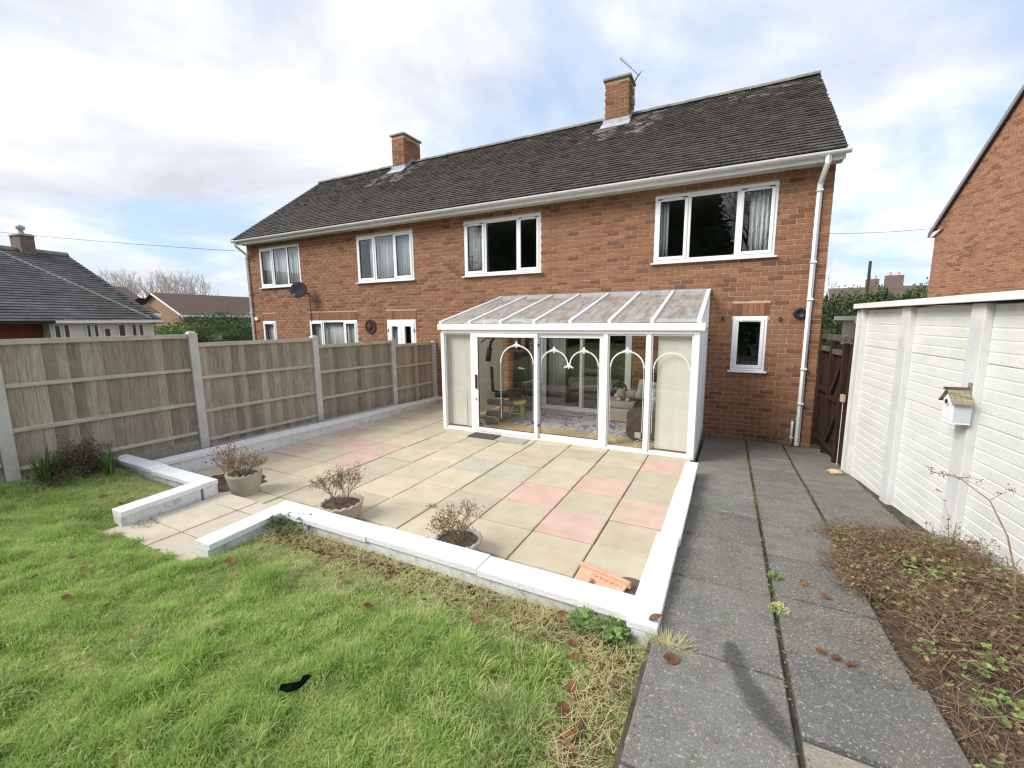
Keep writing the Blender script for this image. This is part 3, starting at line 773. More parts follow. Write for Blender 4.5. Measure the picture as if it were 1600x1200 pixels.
ridge_cuts = [(a + (b - a) * i / max(1, round((b - a) / .44)), a + (b - a) * (i + 1) / max(1, round((b - a) / .44))) for a, b in spans for i in range(max(1, round((b - a) / .44)))]
for x, x2 in ridge_cuts:
    if True:
        mb = MB(); k = 8; pr = [(math.cos(a) * .105, math.sin(a) * .09) for a in np.linspace(0, PI, k)]
        zz_ = RZ - .012 + rng.uniform(-.006, .006)
        vs = [(q, RY + p[0] * s2, zz_ + p[1] * s2) for q, s2 in ((x + .004, 1.0), (x2 - .004, .97)) for p in pr]
        fs = [(i, i + 1, k + i + 1, k + i) for i in range(k - 1)] + [tuple(range(k)), tuple(range(2 * k - 1, k - 1, -1))]
        mb.add(vs, fs); mb.build('ridge_tile', K['ridge'], roof)
# chimneys
for ci, (x0, x1, y0, y1, zt) in enumerate(CHIM):
    ch = MB(); zb = 6.4; ch.box(x0 + .008, x1 - .008, y0 + .008, y1 - .008, zb, zt); co = ch.build('chimney', K['mortar'], house)
    fr = lambda z, w: (0, w)
    brick_face(co, (x0, y0 + .008, 0), (1, 0, 0), (0, -1, 0), 6.72, int((zt - 6.72) / CH), lambda z: (0, x1 - x0), [], K['brick'], 60)
    brick_face(co, (x1 - .008, y0, 0), (0, 1, 0), (1, 0, 0), 6.72, int((zt - 6.72) / CH), lambda z: (0, y1 - y0), [], K['brick'], 40)
    c = MB(); c.box(x0 - .045, x1 + .045, y0 - .045, y1 + .045, zt, zt + .055); c.build('chimney_cap', K['capstone'], co, bevel=.012)
    p = MB(); p.lathe([(.085, 0), (.09, .03), (.075, .05), (.07, .11), (.0, .11)] if ci else [(.0, .0), (.05, .004), (0, .008)], 14, ((x0 + x1) / 2 - .02, (y0 + y1) / 2, zt + .05)); p.build('chimney_pot', K['capstone'], co, smooth=True)
    zf = EZ2 + (y0 - EY) * sl[2] / sl[1]
    f = MB(); f.box(x0 - .03, x1 + .03, y0 - .03, y0 - .002, zf - .02, zf + .13)
    f.hexa([(x0 - .06, y0 - .22, zf - .125), (x1 + .06, y0 - .22, zf - .125), (x1 + .06, y0, zf + .045), (x0 - .06, y0, zf + .045), (x0 - .06, y0 - .22, zf - .11), (x1 + .06, y0 - .22, zf - .11), (x1 + .06, y0, zf + .062), (x0 - .06, y0, zf + .062)])
    for i in range(4):
        yy = y0 + .02 + i * .1; zz_ = zf + (yy - y0) * sl[2] / sl[1]
        f.box(x1 + .002, x1 + .022, yy, yy + .11, zz_ - .05, zz_ + .16)
    f.build('flashing', K['lead'], co)

# ---------------------------------------------------------------- conservatory
CX0, CX1, CY = -4.58, -.37, 6.26
cons = thing('conservatory', 'white framed glass lean-to conservatory against the house wall', 'conservatory', ((CX0 + CX1) / 2, CY, .2))
def cpart(name, fn, m_='upvc', parent=None, bevel=.004, smooth=False):
    mb = MB(); fn(mb); return mb.build(name, K[m_], parent or cons, bevel=bevel, smooth=smooth)
ZF, ZH, ZT = .225, 1.945, 2.075
cpart('floor', lambda b: b.box(CX0 + .05, CX1 - .05, CY + .06, Y - .012, .15, .245), 'laminate', bevel=0)
cpart('base_frame', lambda b: (b.box(CX0, CX1, CY - .02, CY + .06, .19, ZF), b.box(CX0, CX0 + .06, CY + .06, Y - .012, .19, ZF), b.box(CX1 - .06, CX1, CY + .06, Y - .012, .05, ZF)))
head = cpart('eaves_beam', lambda b: (b.box(CX0 - .03, CX1 + .05, CY - .075, CY + .05, ZH + .03, ZT), b.box(CX0 + .02, CX1, CY - .035, CY + .04, ZH - .02, ZH + .03)), bevel=.008)
posts = [(CX0, CX0 + .07), (-3.96, -3.885), (-1.665, -1.60), (-1.045, -.99), (CX1 - .075, CX1)]
for a, b_ in posts: cpart('post', lambda b: b.box(a, b_, CY - .025, CY + .05, ZF, ZH - .021))
cpart('gutter_end', lambda b: b.box(CX1 + .051, CX1 + .062, CY - .08, CY + .055, ZH + .025, ZT + .01), bevel=.003)
# sliding doors: an outer leaf at the left, an inner leaf at the right
def leaf(x0, x1, y, name='sliding_door', q=.062):
    l = MB(); z0, z1 = ZF + .005, ZH - .026
    l.box(x0, x1, y, y + .04, z0, z0 + .075); l.box(x0, x1, y, y + .04, z1 - .065, z1); l.box(x0, x0 + q, y, y + .04, z0 + .075, z1 - .065); l.box(x1 - q, x1, y, y + .04, z0 + .075, z1 - .065)
    o = l.build(name, K['upvc'], cons, bevel=.005)
    r = MB(); a, b, c, d = x0 + q, x1 - q, z0 + .075, z1 - .065; yy = y + .004
    for (p, q_, e, g_) in ((a, b, c, c + .007), (a, b, d - .007, d), (a, a + .007, c, d), (b - .007, b, c, d)): r.box(p, q_, yy, yy + .02, e, g_)
    r.build('gasket', K['rubber'], o)
    p = MB(); p.box(a + .002, b - .002, y + .014, y + .02, c + .002, d - .002); p.build('pane', K['glassc'], o)
    return o, (a, b, c, d, y + .013)
dl, gl1 = leaf(-3.88, -2.715, CY - .03)
dr, gl2 = leaf(-2.76, -1.67, CY + .015)
hd = MB(); hd.box(-3.865, -3.835, CY - .06, CY - .031, .98, 1.22); hd.build('handle', K['blackplastic'], dl, bevel=.006)
hd = MB(); hd.box(-3.866, -3.846, CY - .045, CY - .031, .78, .81); hd.build('lock', K['chrome'], dl)
for z in (.42, 1.72):
    hd = MB(); hd.box(-2.716, -2.70, CY - .015, CY + .012, z, z + .035); hd.build('buffer', K['blackplastic'], dl)
fixed = []
for a, b_, nm in ((CX0 + .07, -3.96, 'side_light'), (-1.60, -1.045, 'side_light'), (-.99, CX1 - .075, 'side_light')):
    f = MB(); z0, z1 = ZF + .002, ZH - .022; q = .02
    f.box(a, b_, CY - .005, CY + .03, z0, z0 + .03); f.box(a, b_, CY - .005, CY + .03, z1 - .025, z1); f.box(a, a + q, CY - .005, CY + .03, z0 + .03, z1 - .025); f.box(b_ - q, b_, CY - .005, CY + .03, z0 + .03, z1 - .025)
    o = f.build(nm, K['upvcdirty'], cons, bevel=.003)
    p = MB(); p.box(a + q, b_ - q, CY + .01, CY + .016, z0 + .03, z1 - .025); p.build('pane', K['glassc'], o)
    fixed.append((o, (a + q, b_ - q, z0 + .03, z1 - .025, CY + .009)))
# etched arches on the panes
def arch(mb, xa, xb, zs, y, w=.022, full=(0, 1)):
    xc, r = (xa + xb) / 2, (xb - xa) / 2
    pts = []
    n = 22
    for i in range(n + 1):
        t = PI * (1 - i / n)
        if not (full[0] <= i / n <= full[1]): continue
        pts.append((xc + r * math.cos(t), zs + r * .98 * math.sin(t)))
    for (p, q) in zip(pts[:-1], pts[1:]): mb.bar((p[0], y, p[1]), (q[0], y, q[1]), .003, w, up=(0, 0, 1) if abs(q[0] - p[0]) > abs(q[1] - p[1]) else (1, 0, 0))
def motif(mb, x, z, y, s_=1.0):
    for dx, dz, r in ((0, .012, .03), (-.045, -.006, .02), (.045, -.006, .02), (-.075, -.02, .013), (.075, -.02, .013), (0, .045, .014), (0, -.028, .015)):
        mb.tube([(x + dx * s_, y - .005 - .0006 * (r * 100 % 3), z + dz * s_), (x + dx * s_, y - .0022, z + dz * s_)], r * s_, 10)
def lines(mb, x, z0, z1, y, w=.012): mb.box(x - w / 2, x + w / 2, y - .0015, y + .0015, z0, z1)
def fan(mb, x, z, y, r=.13, side=1):
    for k_ in range(2): arch(mb, x - r + k_ * .035, x + r - k_ * .035, z, y, .0035, full=(.5, 1) if side > 0 else (0, .5))
for (o, (a, b, c, d, y)), arches in ((( dl, gl1), [(.40, 1.0)]), ((dr, gl2), [(0.0, .5), (.5, 1.0)]), (fixed[1], [(0, 1)])):
    mb = MB(); w = b - a
    for (p, q) in arches:
        xa, xb = a + w * p + .018, a + w * q - .018
        arch(mb, xa, xb, 1.44, y, .02); motif(mb, (xa + xb) / 2, 1.44 + (xb - xa) / 2, y)
        if p < .01 or o is dl: lines(mb, xa, .50, 1.44, y, .006)
        if q > .99: lines(mb, xb, .50, 1.44, y, .006)
    if len(arches) == 2: motif(mb, a + w * .5, 1.42, y, .9)
    fan(mb, a + .005, c + .01, y, .13, 1); fan(mb, b - .005, c + .01, y, .13, -1)
    mb.build('etched_pattern', K['etched'], o)
mb = MB(); (a, b, c, d, y) = fixed[2][1]
arch(mb, a + .02, b - .02, 1.44, y, .018); lines(mb, a + .02, .50, 1.44, y, .006); fan(mb, a + .005, c + .01, y, .13, 1); mb.build('etched_pattern', K['etched'], fixed[2][0])
# roof: bars, panes, wall plate
TZ, TYy = 2.60, Y - .02
EYc, EZc = CY - .05, ZT
bars = np.linspace(CX0 + .02, CX1 - .02, 8)
for i, x in enumerate(bars):
    w = .05 if 0 < i < 7 else .06
    cpart('glazing_bar', lambda b: b.bar((x, EYc, EZc + .025), (x * .995 + (-2.47) * .005, TYy, TZ + .02), w, .045))
for i in range(7):
    a, b_ = bars[i] + .022, bars[i + 1] - .022
    cpart('roof_pane', lambda b: b.hexa([(a, EYc, EZc + .008), (b_, EYc, EZc + .008), (b_, TYy, TZ), (a, TYy, TZ), (a, EYc, EZc + .02), (b_, EYc, EZc + .02), (b_, TYy, TZ + .012), (a, TYy, TZ + .012)]), 'roofglass', bevel=0)
cpart('wall_plate', lambda b: b.box(CX0 - .01, CX1 + .01, Y - .045, Y - .012, TZ - .03, TZ + .05), 'lead', bevel=.004)
# end walls: frames and panes
def endwall(x0, x1, out):
    ym = [CY + .05, CY + .75, CY + 1.45, Y - .03]
    ztop = lambda y: EZc + (TZ - EZc) * (y - EYc) / (TYy - EYc) - .02
    f = MB()
    for y in ym: f.box(x0, x1, y, y + .045, ZF, ztop(y))
    f.box(x0 + .004, x1 - .004, CY + .05, Y - .012, 1.93, 1.985)
    f.box(x0 + .004, x1 - .004, CY + .05, Y - .012, ZF - .002, ZF + .05)
    f.hexa([(x0, CY + .03, ztop(CY) - .045), (x1, CY + .03, ztop(CY) - .045), (x1, Y - .012, ztop(Y) - .045), (x0, Y - .012, ztop(Y) - .045), (x0, CY + .03, ztop(CY) + .01), (x1, CY + .03, ztop(CY) + .01), (x1, Y - .012, ztop(Y) + .01), (x0, Y - .012, ztop(Y) + .01)])
    o = f.build('end_frame', K['upvc'], cons, bevel=.004)
    xm = (x0 + x1) / 2
    for y, y2 in zip(ym[:-1], ym[1:]):
        p = MB(); p.box(xm - .003, xm + .003, y + .045, y2, ZF + .05, 1.93); p.build('pane', K['glassc'], o)
    p = MB(); p.add([(xm, CY + .06, 1.985), (xm, Y - .02, 1.985), (xm, Y - .02, ztop(Y) - .05), (xm, CY + .06, ztop(CY) - .045)], [(0, 1, 2, 3)]); p.build('pane', K['glassc'], o)
    for k_ in range(3):
        s_ = MB(); yy = ym[k_] + .045; s_.box(x0 - .012, x1 + .012, yy, yy + .03, ZF + .06, 1.92); s_.build('end_stile', K['upvc'], o, bevel=.003)
endwall(CX0 + .005, CX0 + .05, -1); endwall(CX1 - .05, CX1 - .005, 1)
mb = MB(); mb.box(CX1 - .03, CX1 + .0, CY + .1, Y - .02, .0, .045); mb.build('plinth', K['concrete'], cons)

# vertical blinds: one thing for each run, one part for each slat
def blinds(name, p, q, z0, z1, n, label, ang, gapslat=None):
    t = thing(name, label, 'blind', (p[0], p[1], z0))
    p, q = np.array(p, float), np.array(q, float); d = (q - p)
    rail = MB(); rail.bar((*p, z1 + .012), (*q, z1 + .012), .03, .022); rail.build('head_rail', K['upvc'], t)
    for i in range(n):
        c = p + d * (i + .5) / n; a = ang + rng.uniform(-.06, .06); lean = rng.uniform(-.01, .01)
        if gapslat is not None and i == gapslat: lean = .045
        w = np.array([math.cos(a), math.sin(a)]) * .045
        s_ = MB(); n_ = np.array([-w[1], w[0]]) * .02
        s_.hexa([(*(c - w + n_ + lean), z0), (*(c + w + n_ + lean), z0), (*(c + w - n_ + lean), z0), (*(c - w - n_ + lean), z0), (*(c - w + n_), z1), (*(c + w + n_), z1), (*(c + w - n_), z1), (*(c - w - n_), z1)])
        s_.build('slat', K['blind'], t)
blinds('vertical_blind', (CX0 + .09, CY + .10), (-3.96, CY + .10), .27, 1.92, 8, 'cream vertical blind at the left front corner of the conservatory', .25, 5)
blinds('vertical_blind', (CX0 + .11, CY + .17), (CX0 + .11, Y - .1), .27, 1.94, 24, 'cream vertical blind drawn along the left end wall behind the gym machine', PI / 2 - .25)
blinds('vertical_blind', (-.90, CY + .09), (-.43, CY + .09), .27, 1.92, 7, 'cream vertical blind at the right front corner beside the brown sofa', .12)
blinds('vertical_blind', (CX1 - .12, CY + .17), (CX1 - .12, Y - .1), .27, 1.94, 24, 'cream vertical blind along the right end wall behind the sofa', PI / 2 - .15)

# the house's own sliding door inside the conservatory
sd_ = MB(); X0, X1, Z0, Z1 = -3.62, -1.70, .2, 2.06
sd_.box(X0, X1, Y - .03, Y + .06, Z1 - .06, Z1); sd_.box(X0, X1, Y - .03, Y + .06, Z0, Z0 + .06); sd_.box(X0, X0 + .06, Y - .03, Y + .06, Z0 + .06, Z1 - .06); sd_.box(X1 - .06, X1, Y - .03, Y + .06, Z0 + .06, Z1 - .06)
sdo = sd_.build('patio_door', K['upvc'], house, bevel=.005)
for a, b, y in ((X0 + .06, -2.66, Y + .02), (-2.74, X1 - .06, Y - .022)):
    l = MB(); q = .06; z0, z1 = Z0 + .06, Z1 - .06
    l.box(a, b, y, y + .035, z0, z0 + q); l.box(a, b, y, y + .035, z1 - q, z1); l.box(a, a + q, y, y + .035, z0 + q, z1 - q); l.box(b - q, b, y, y + .035, z0 + q, z1 - q)
    lo = l.build('leaf', K['upvc'], sdo, bevel=.004)
    p = MB(); p.box(a + q, b - q, y + .012, y + .018, z0 + q, z1 - q); p.build('pane', K['glass'], sdo)
curtain(-3.5, -3.12, .25, 2.02, Y + .2, 'grey curtain inside the house door seen through the conservatory', folds=6)

# furniture in the conservatory
FZ = .247
rug = MB(); rug.box(-3.62, -1.28, 6.88, 8.32, FZ, FZ + .012); tag(rug.build('rug', K['purple']), 'grey rug with purple scroll pattern on the conservatory floor', 'rug')
def rbox(mb, x0, x1, y0, y1, z0, z1): mb.box(x0, x1, y0, y1, z0, z1)
def soft(name, boxes, m_, parent, bevel=.06):
    mb = MB()
    for b in boxes: mb.box(*b)
    o = mb.build(name, K[m_], parent, smooth=True)
    bv = o.modifiers.new('bevel', 'BEVEL'); bv.width = bevel; bv.segments = 4
    return o
sofa = thing('sofa', 'brown fabric sofa with dark back at the right end of the conservatory', 'sofa', (-.85, 7.4, FZ))
soft('base', [(-1.36, -.55, 6.80, 8.25, FZ + .02, FZ + .26)], 'sofa', sofa, .04)
soft('arm', [(-1.40, -.56, 6.62, 6.86, FZ + .02, FZ + .50)], 'sofa', sofa, .10)
soft('seat_cushion', [(-1.42, -.72, 6.90, 7.52, FZ + .25, FZ + .42)], 'sofa', sofa, .06)
soft('seat_cushion', [(-1.42, -.72, 7.53, 8.14, FZ + .25, FZ + .42)], 'sofa', sofa, .06)
soft('backrest', [(-.80, -.53, 6.80, 8.1, FZ + .26, FZ + .88)], 'sofadark', sofa, .10)
soft('backrest', [(-1.46, -.60, 8.12, 8.40, FZ + .26, FZ + .90)], 'sofadark', sofa, .10)
for x in (-1.2, -.8):
    mb = MB(); mb.box(x - .045, x + .045, 6.606, 6.613, FZ + .07, FZ + .16); mb.build('label', K['cream'], sofa)
def cushion(name, c, w, h, d, rot, m_, label):
    n = 12; vs, fs = [], []
    for s_ in (-1, 1):
        for i in range(n + 1):
            for j in range(n + 1):
                u, v = i / n * 2 - 1, j / n * 2 - 1
                k_ = max(0, (1 - u ** 4) * (1 - v ** 4)) ** .55
                p = 1 - .10 * (1 - abs(u)) * abs(v) ** 3 - .10 * (1 - abs(v)) * abs(u) ** 3
                vs.append((u * w / 2 * p, s_ * d / 2 * k_, v * h / 2 * p))
    q = (n + 1) ** 2
    for i in range(n):
        for j in range(n):
            a = i * (n + 1) + j
            fs.append((a, a + 1, a + n + 2, a + n + 1)); fs.append((q + a, q + a + n + 1, q + a + n + 2, q + a + 1))
    mb = MB(); mb.add(vs, fs); o = mb.build(name, K[m_], smooth=True); o.location = c; o.rotation_euler = rot
    return tag(o, label, 'cushion')
cushion('cushion', (-1.27, 7.93, FZ + .60), .44, .42, .14, (.3, .2, .25), 'cream', 'cream cushion leaning against the dark sofa back')
cushion('cushion', (-.96, 7.72, FZ + .60), .42, .40, .14, (.3, -.2, .5), 'cream', 'cream cushion in the middle of the brown sofa')
cushion('cushion', (-1.02, 7.25, FZ + .58), .38, .38, .13, (.25, .35, .9), 'printed', 'lilac and white printed cushion on the brown sofa')
cushion('cushion', (-.98, 6.98, FZ + .53), .36, .36, .14, (.25, -.3, 1.1), 'cream', 'cream cushion at the sofa end next to the blind')
fs_ = thing('footstool', 'square beige upholstered footstool at the end of the sofa', 'footstool', (-1.75, 8.0, FZ))
soft('body', [(-2.12, -1.50, 7.74, 8.30, FZ + .02, FZ + .27)], 'beige', fs_, .03)
soft('lid', [(-2.14, -1.48, 7.72, 8.32, FZ + .275, FZ + .40)], 'beige', fs_, .05)
td = thing('soft_toy', 'fluffy pale brown toy dog lying on the beige footstool', 'soft toy', (-1.66, 7.95, FZ + .40))
mb = MB(); mb.ball((-1.60, 8.0, FZ + .50), .13, sq=(1.25, .9, .8), jit=.25); mb.build('body', K['beige'], td, smooth=True)
mb = MB(); mb.ball((-1.76, 7.92, FZ + .52), .095, jit=.2); hdm = mb.build('head', K['beige'], td, smooth=True)
mb = MB(); mb.ball((-1.83, 7.87, FZ + .49), .045); mb.build('muzzle', K['cream'], hdm, smooth=True)
for dx in (-.06, .07):
    mb = MB(); mb.ball((-1.75 + dx, 7.95, FZ + .60), .035, sq=(.7, .5, 1.3)); mb.build('ear', K['sofa'], hdm, smooth=True)
for dx in (0, .16):
    mb = MB(); mb.ball((-1.78 + dx, 7.82, FZ + .43), .045, sq=(.9, 1.4, .8)); mb.build('paw', K['cream'], td, smooth=True)
hp = MB(); hp.tube([(-1.86 + .13 * math.cos(a), 8.22, FZ + .53 + .15 * math.sin(a)) for a in np.linspace(-.4, PI + .4, 14)], .022, 8); hp.tube([(-1.99, 8.20, FZ + .50), (-1.95, 8.14, FZ + .50)], .055, 12); hp.tube([(-1.73, 8.20, FZ + .50), (-1.77, 8.14, FZ + .50)], .055, 12)
tag(hp.build('headphones', K['blackplastic'], smooth=True), 'black and white headphones standing behind the toy dog', 'headphones')
def stool(x, y, s_, label):
    t = thing('stool', label, 'stool', (x, y, FZ))
    mb = MB(); mb.lathe([(0, .21 * s_), (.10 * s_, .21 * s_), (.125 * s_, .215 * s_), (.13 * s_, .235 * s_), (.12 * s_, .25 * s_), (0, .252 * s_)], 20, (x, y, FZ)); mb.build('seat', K['yellow'], t, smooth=True)
    for k_ in range(4):
        a = PI / 4 + k_ * PI / 2 + .3; c, q = math.cos(a), math.sin(a)
        mb = MB(); mb.tube([(x + c * .075 * s_, y + q * .075 * s_, FZ + .21 * s_), (x + c * .145 * s_, y + q * .145 * s_, FZ)], .017 * s_, 8); mb.build('leg', K['green'], t, smooth=True)
    for k_ in range(2):
        a = PI / 4 + .3 + k_ * PI; c, q = math.cos(a), math.sin(a); c2, q2 = math.cos(a + PI / 2), math.sin(a + PI / 2)
        mb = MB(); mb.tube([(x + c * .115 * s_, y + q * .115 * s_, FZ + .09 * s_), (x + c2 * .115 * s_, y + q2 * .115 * s_, FZ + .09 * s_)], .009, 6); mb.build('stretcher', K['green'], t)
stool(-3.60, 7.28, 1.45, 'green wooden stool with yellow seat in front of the gym machine')
stool(-4.28, 6.75, 1.1, 'green and yellow stool half hidden at the left of the gym machine')
toy = thing('toy', 'pink plastic toy on the conservatory floor by the left blind', 'toy', (-4.22, 6.52, FZ))
mb = MB(); mb.ball((-4.24, 6.52, FZ + .10), .10, sq=(.8, .7, 1.0)); mb.build('body', K['pink'], toy, smooth=True)
mb = MB(); mb.ball((-4.24, 6.52, FZ + .24), .065); mb.build('head', K['cream'], toy, smooth=True)
cl = MB(); cl.ball((-3.95, 6.72, FZ + .045), .19, sq=(1.2, .7, .32), jit=.5, n=20, k=10); tag(cl.build('jacket', K['gym'], smooth=True), 'crumpled black jacket on the floor by the gym machine', 'jacket')

gym = thing('gym_machine', 'black multi gym with padded seat and lat bar in the conservatory', 'gym machine', (-3.72, 7.7, FZ))
GX = -3.78
def gpart(name, fn, m_='gym', bevel=0, smooth=False):
    mb = MB(); fn(mb); return mb.build(name, K[m_], gym, bevel=bevel, smooth=smooth)
gpart('base_rail', lambda b: (b.bar((GX, 6.95, FZ + .035), (GX, 8.2, FZ + .035), .07), b.bar((GX - .35, 8.1, FZ + .036), (GX + .35, 8.1, FZ + .036), .068)))
gpart('upright', lambda b: (b.bar((GX + .05, 8.12, FZ + .07), (GX + .05, 8.02, 1.90), .07), b.bar((GX - .18, 8.14, FZ + .07), (GX - .18, 8.14, 1.86), .05)))
gpart('top_boom', lambda b: b.tube([(GX, 8.02, 1.86), (GX, 7.6, 1.88), (GX - .05, 7.2, 1.86)], .03, 8), smooth=True)
gpart('seat_post', lambda b: b.bar((GX, 7.42, FZ + .07), (GX, 7.42, .68), .08))
gpart('seat', lambda b: b.box(GX - .20, GX + .24, 7.05, 7.62, .68, .76), bevel=.03)
gpart('back_pad', lambda b: b.obox((GX + .06, 7.72, 1.16), (1, 0, 0), (0, .12, .99), (0, -.99, .12), .17, .38, .045), bevel=.03)
gpart('roller', lambda b: (b.tube([(GX - .28, 6.98, .60), (GX + .22, 6.98, .60)], .06, 12), b.tube([(GX - .26, 6.90, .40), (GX + .2, 6.90, .40)], .055, 12)), smooth=True)
gpart('leg_developer', lambda b: b.bar((GX, 7.05, .66), (GX, 6.92, .36), .05))
for s_ in (-1, 1):
    gpart('press_arm', lambda b: b.tube([(GX + s_ * .06, 7.75, .72), (GX + s_ * .30, 7.45, .70), (GX + s_ * .36, 7.30, .76), (GX + s_ * .37, 7.28, 1.24)], .032, 8), smooth=True)
    gpart('hand_grip', lambda b: b.tube([(GX + s_ * .37, 7.28, 1.22), (GX + s_ * .22, 7.24, 1.24)], .018, 8), 'chrome', smooth=True)
gpart('lat_bar', lambda b: b.tube([(GX - .46, 7.05, 1.72), (GX - .36, 7.08, 1.80), (GX + .36, 7.3, 1.82), (GX + .46, 7.33, 1.74)], .014, 8), smooth=True)
gpart('butterfly_arm', lambda b: b.tube([(GX, 7.5, 1.88), (GX - .22, 7.25, 1.86), (GX - .29, 7.15, 1.74), (GX - .31, 7.12, 1.62)], .028, 8), smooth=True)
gpart('butterfly_pad', lambda b: b.tube([(GX - .31, 7.12, 1.62), (GX - .345, 7.10, 1.36)], .05, 12), smooth=True)
for i in range(9):
    gpart('weight_plate', lambda b: b.box(GX - .04, GX + .32, 8.02, 8.16, FZ + .1 + i * .055, FZ + .148 + i * .055), 'dish')

# ---------------------------------------------------------------- low white walls
def low_wall(name, label, runs):
    """runs: (x0, x1, y0, y1, z0, ztop, direction, list of stone ends)"""
    t = thing(name, label, 'garden wall', ((runs[0][0] + runs[0][1]) / 2, (runs[0][2] + runs[0][3]) / 2, .2))
    for (x0, x1, y0, y1, z0, zt, ax, pitch) in runs:
        zt0, zt1 = zt if isinstance(zt, tuple) else (zt, zt)
        b = MB(); i_ = .02; n = 12; vs, fs = [], []
        L = (x1 - x0) if ax == 'x' else (y1 - y0)
        for i in range(n + 1):
            f = i / n
            if ax == 'x': q = [(x0 + (x1 - x0) * f, y) for y in (y0 + i_, y1 - i_)]
            else: q = [(x, y0 + (y1 - y0) * f) for x in (x0 + i_, x1 - i_)]
            zt_ = zt0 + (zt1 - zt0) * f - .055
            for (x, y) in q: vs += [(x, y, z0), (x, y, zt_)]
        for i in range(n):
            a = 4 * i
            for (p, q) in ((0, 1), (1, 3), (3, 2)): fs.append((a + p, a + q, a + 4 + q, a + 4 + p))
        fs += [(0, 1, 3, 2), (4 * n, 4 * n + 2, 4 * n + 3, 4 * n + 1)]
        b.add(vs, fs); b.build('wall_face', K['whitewall'], t)
        k = max(1, round(L / pitch))
        for i in range(k):
            a, c = i / k, (i + 1) / k; g_ = .0015 / L
            a2, c2 = a + g_, c - g_
            za, zb = zt0 + (zt1 - zt0) * a, zt0 + (zt1 - zt0) * c
            dz = rng.uniform(-.004, .004); o_ = rng.uniform(-.006, .006)
            m_ = MB(); th = .052
            if ax == 'x':
                X0_, X1_ = x0 + L * a2, x0 + L * c2; p = [(X0_, y0 + o_), (X1_, y0 + o_), (X1_, y1 + o_), (X0_, y1 + o_)]; zs = [za, zb, zb, za]
            else:
                Y0_, Y1_ = y0 + L * a2, y0 + L * c2; p = [(x0 + o_, Y0_), (x1 + o_, Y0_), (x1 + o_, Y1_), (x0 + o_, Y1_)]; zs = [za, za, zb, zb]
            m_.hexa([(*q, z + dz - th) for q, z in zip(p, zs)] + [(*q, z + dz) for q, z in zip(p, zs)])
            m_.build('coping_stone', K['coping'], t, bevel=.007)
    return t
low_wall('garden_wall', 'low white painted wall along the lawn and the dark path', [
    (-3.42, -.42, 2.25, 2.44, .1, .50, 'x', .99), (-.42, -.255, 2.20, 3.30, .1, .50, 'y', 1.2), (-.415, -.26, 3.305, 4.5, .1, (.455, .445), 'y', 1.25), (-.41, -.265, 4.505, 5.55, .1, (.40, .385), 'y', 1.1),
    (-3.61, -3.425, 1.66, 2.44, .1, (.48, .50), 'y', .9)])
low_wall('garden_wall', 'low white painted wall beside the wooden fence with a short return to the lawn', [
    (-6.74, -4.755, 2.30, 2.475, .1, .50, 'x', .95), (-6.36, -6.155, 2.48, 8.43, .1, (.445, .31), 'y', 1.0), (-4.92, -4.74, 1.64, 2.295, .1, (.48, .50), 'y', .75)])

# ---------------------------------------------------------------- fence
FA, FB = np.array([-6.80, 1.5]), np.array([-6.40, 8.4])
fdv = (FB - FA) / np.linalg.norm(FB - FA); fnv = np.array([fdv[1], -fdv[0]])
FP = [-.45, 1.51, 3.34, 5.22, 7.07, 8.40]
tops = [2.06, 1.985, 1.86, 1.73, 1.64]
def fp(y): return FA + fdv * (y - FA[1]) / fdv[1]
fence = thing('garden_fence', 'weathered grey timber fence with concrete posts along the left boundary', 'fence', (*fp(4.0), .3))
plab = ['concrete fence post at the left edge of the picture', 'concrete fence post behind the left corner of the low white wall', 'concrete fence post in front of the neighbour window and satellite dish', 'concrete fence post in front of the white french doors', 'slim concrete fence post against the house wall']
for i, y in enumerate(FP[1:]):
    c = fp(y); zt = [2.02, 2.02, 1.90, 1.77, 1.66][i]
    mb = MB(); d3 = (*fdv, 0); n3 = (*fnv, 0); hw = .055
    b0 = [(*(c + fdv * a * hw + fnv * b * hw), .0) for a, b in ((-1, -1), (1, -1), (1, 1), (-1, 1))]
    b1 = [(p[0], p[1], zt - .03) for p in b0]; b2 = [(*(c + fdv * a * hw * .55 + fnv * b * hw * .55), zt) for a, b in ((-1, -1), (1, -1), (1, 1), (-1, 1))]
    mb.add(b0 + b1 + b2, [(0, 1, 5, 4), (1, 2, 6, 5), (2, 3, 7, 6), (3, 0, 4, 7), (4, 5, 9, 8), (5, 6, 10, 9), (6, 7, 11, 10), (7, 4, 8, 11), (8, 9, 10, 11)])
    o = mb.build('post', K['concpost'], fence, bevel=.006); tag(o, plab[i])
flab = ['weathered fence panel partly cut off by the left edge of the picture', 'widest weathered fence panel, behind the dark shrub', 'weathered fence panel between the low wall corner and the neighbour window', 'weathered fence panel below the neighbour french doors and round ornament', 'last short fence panel beside the conservatory']
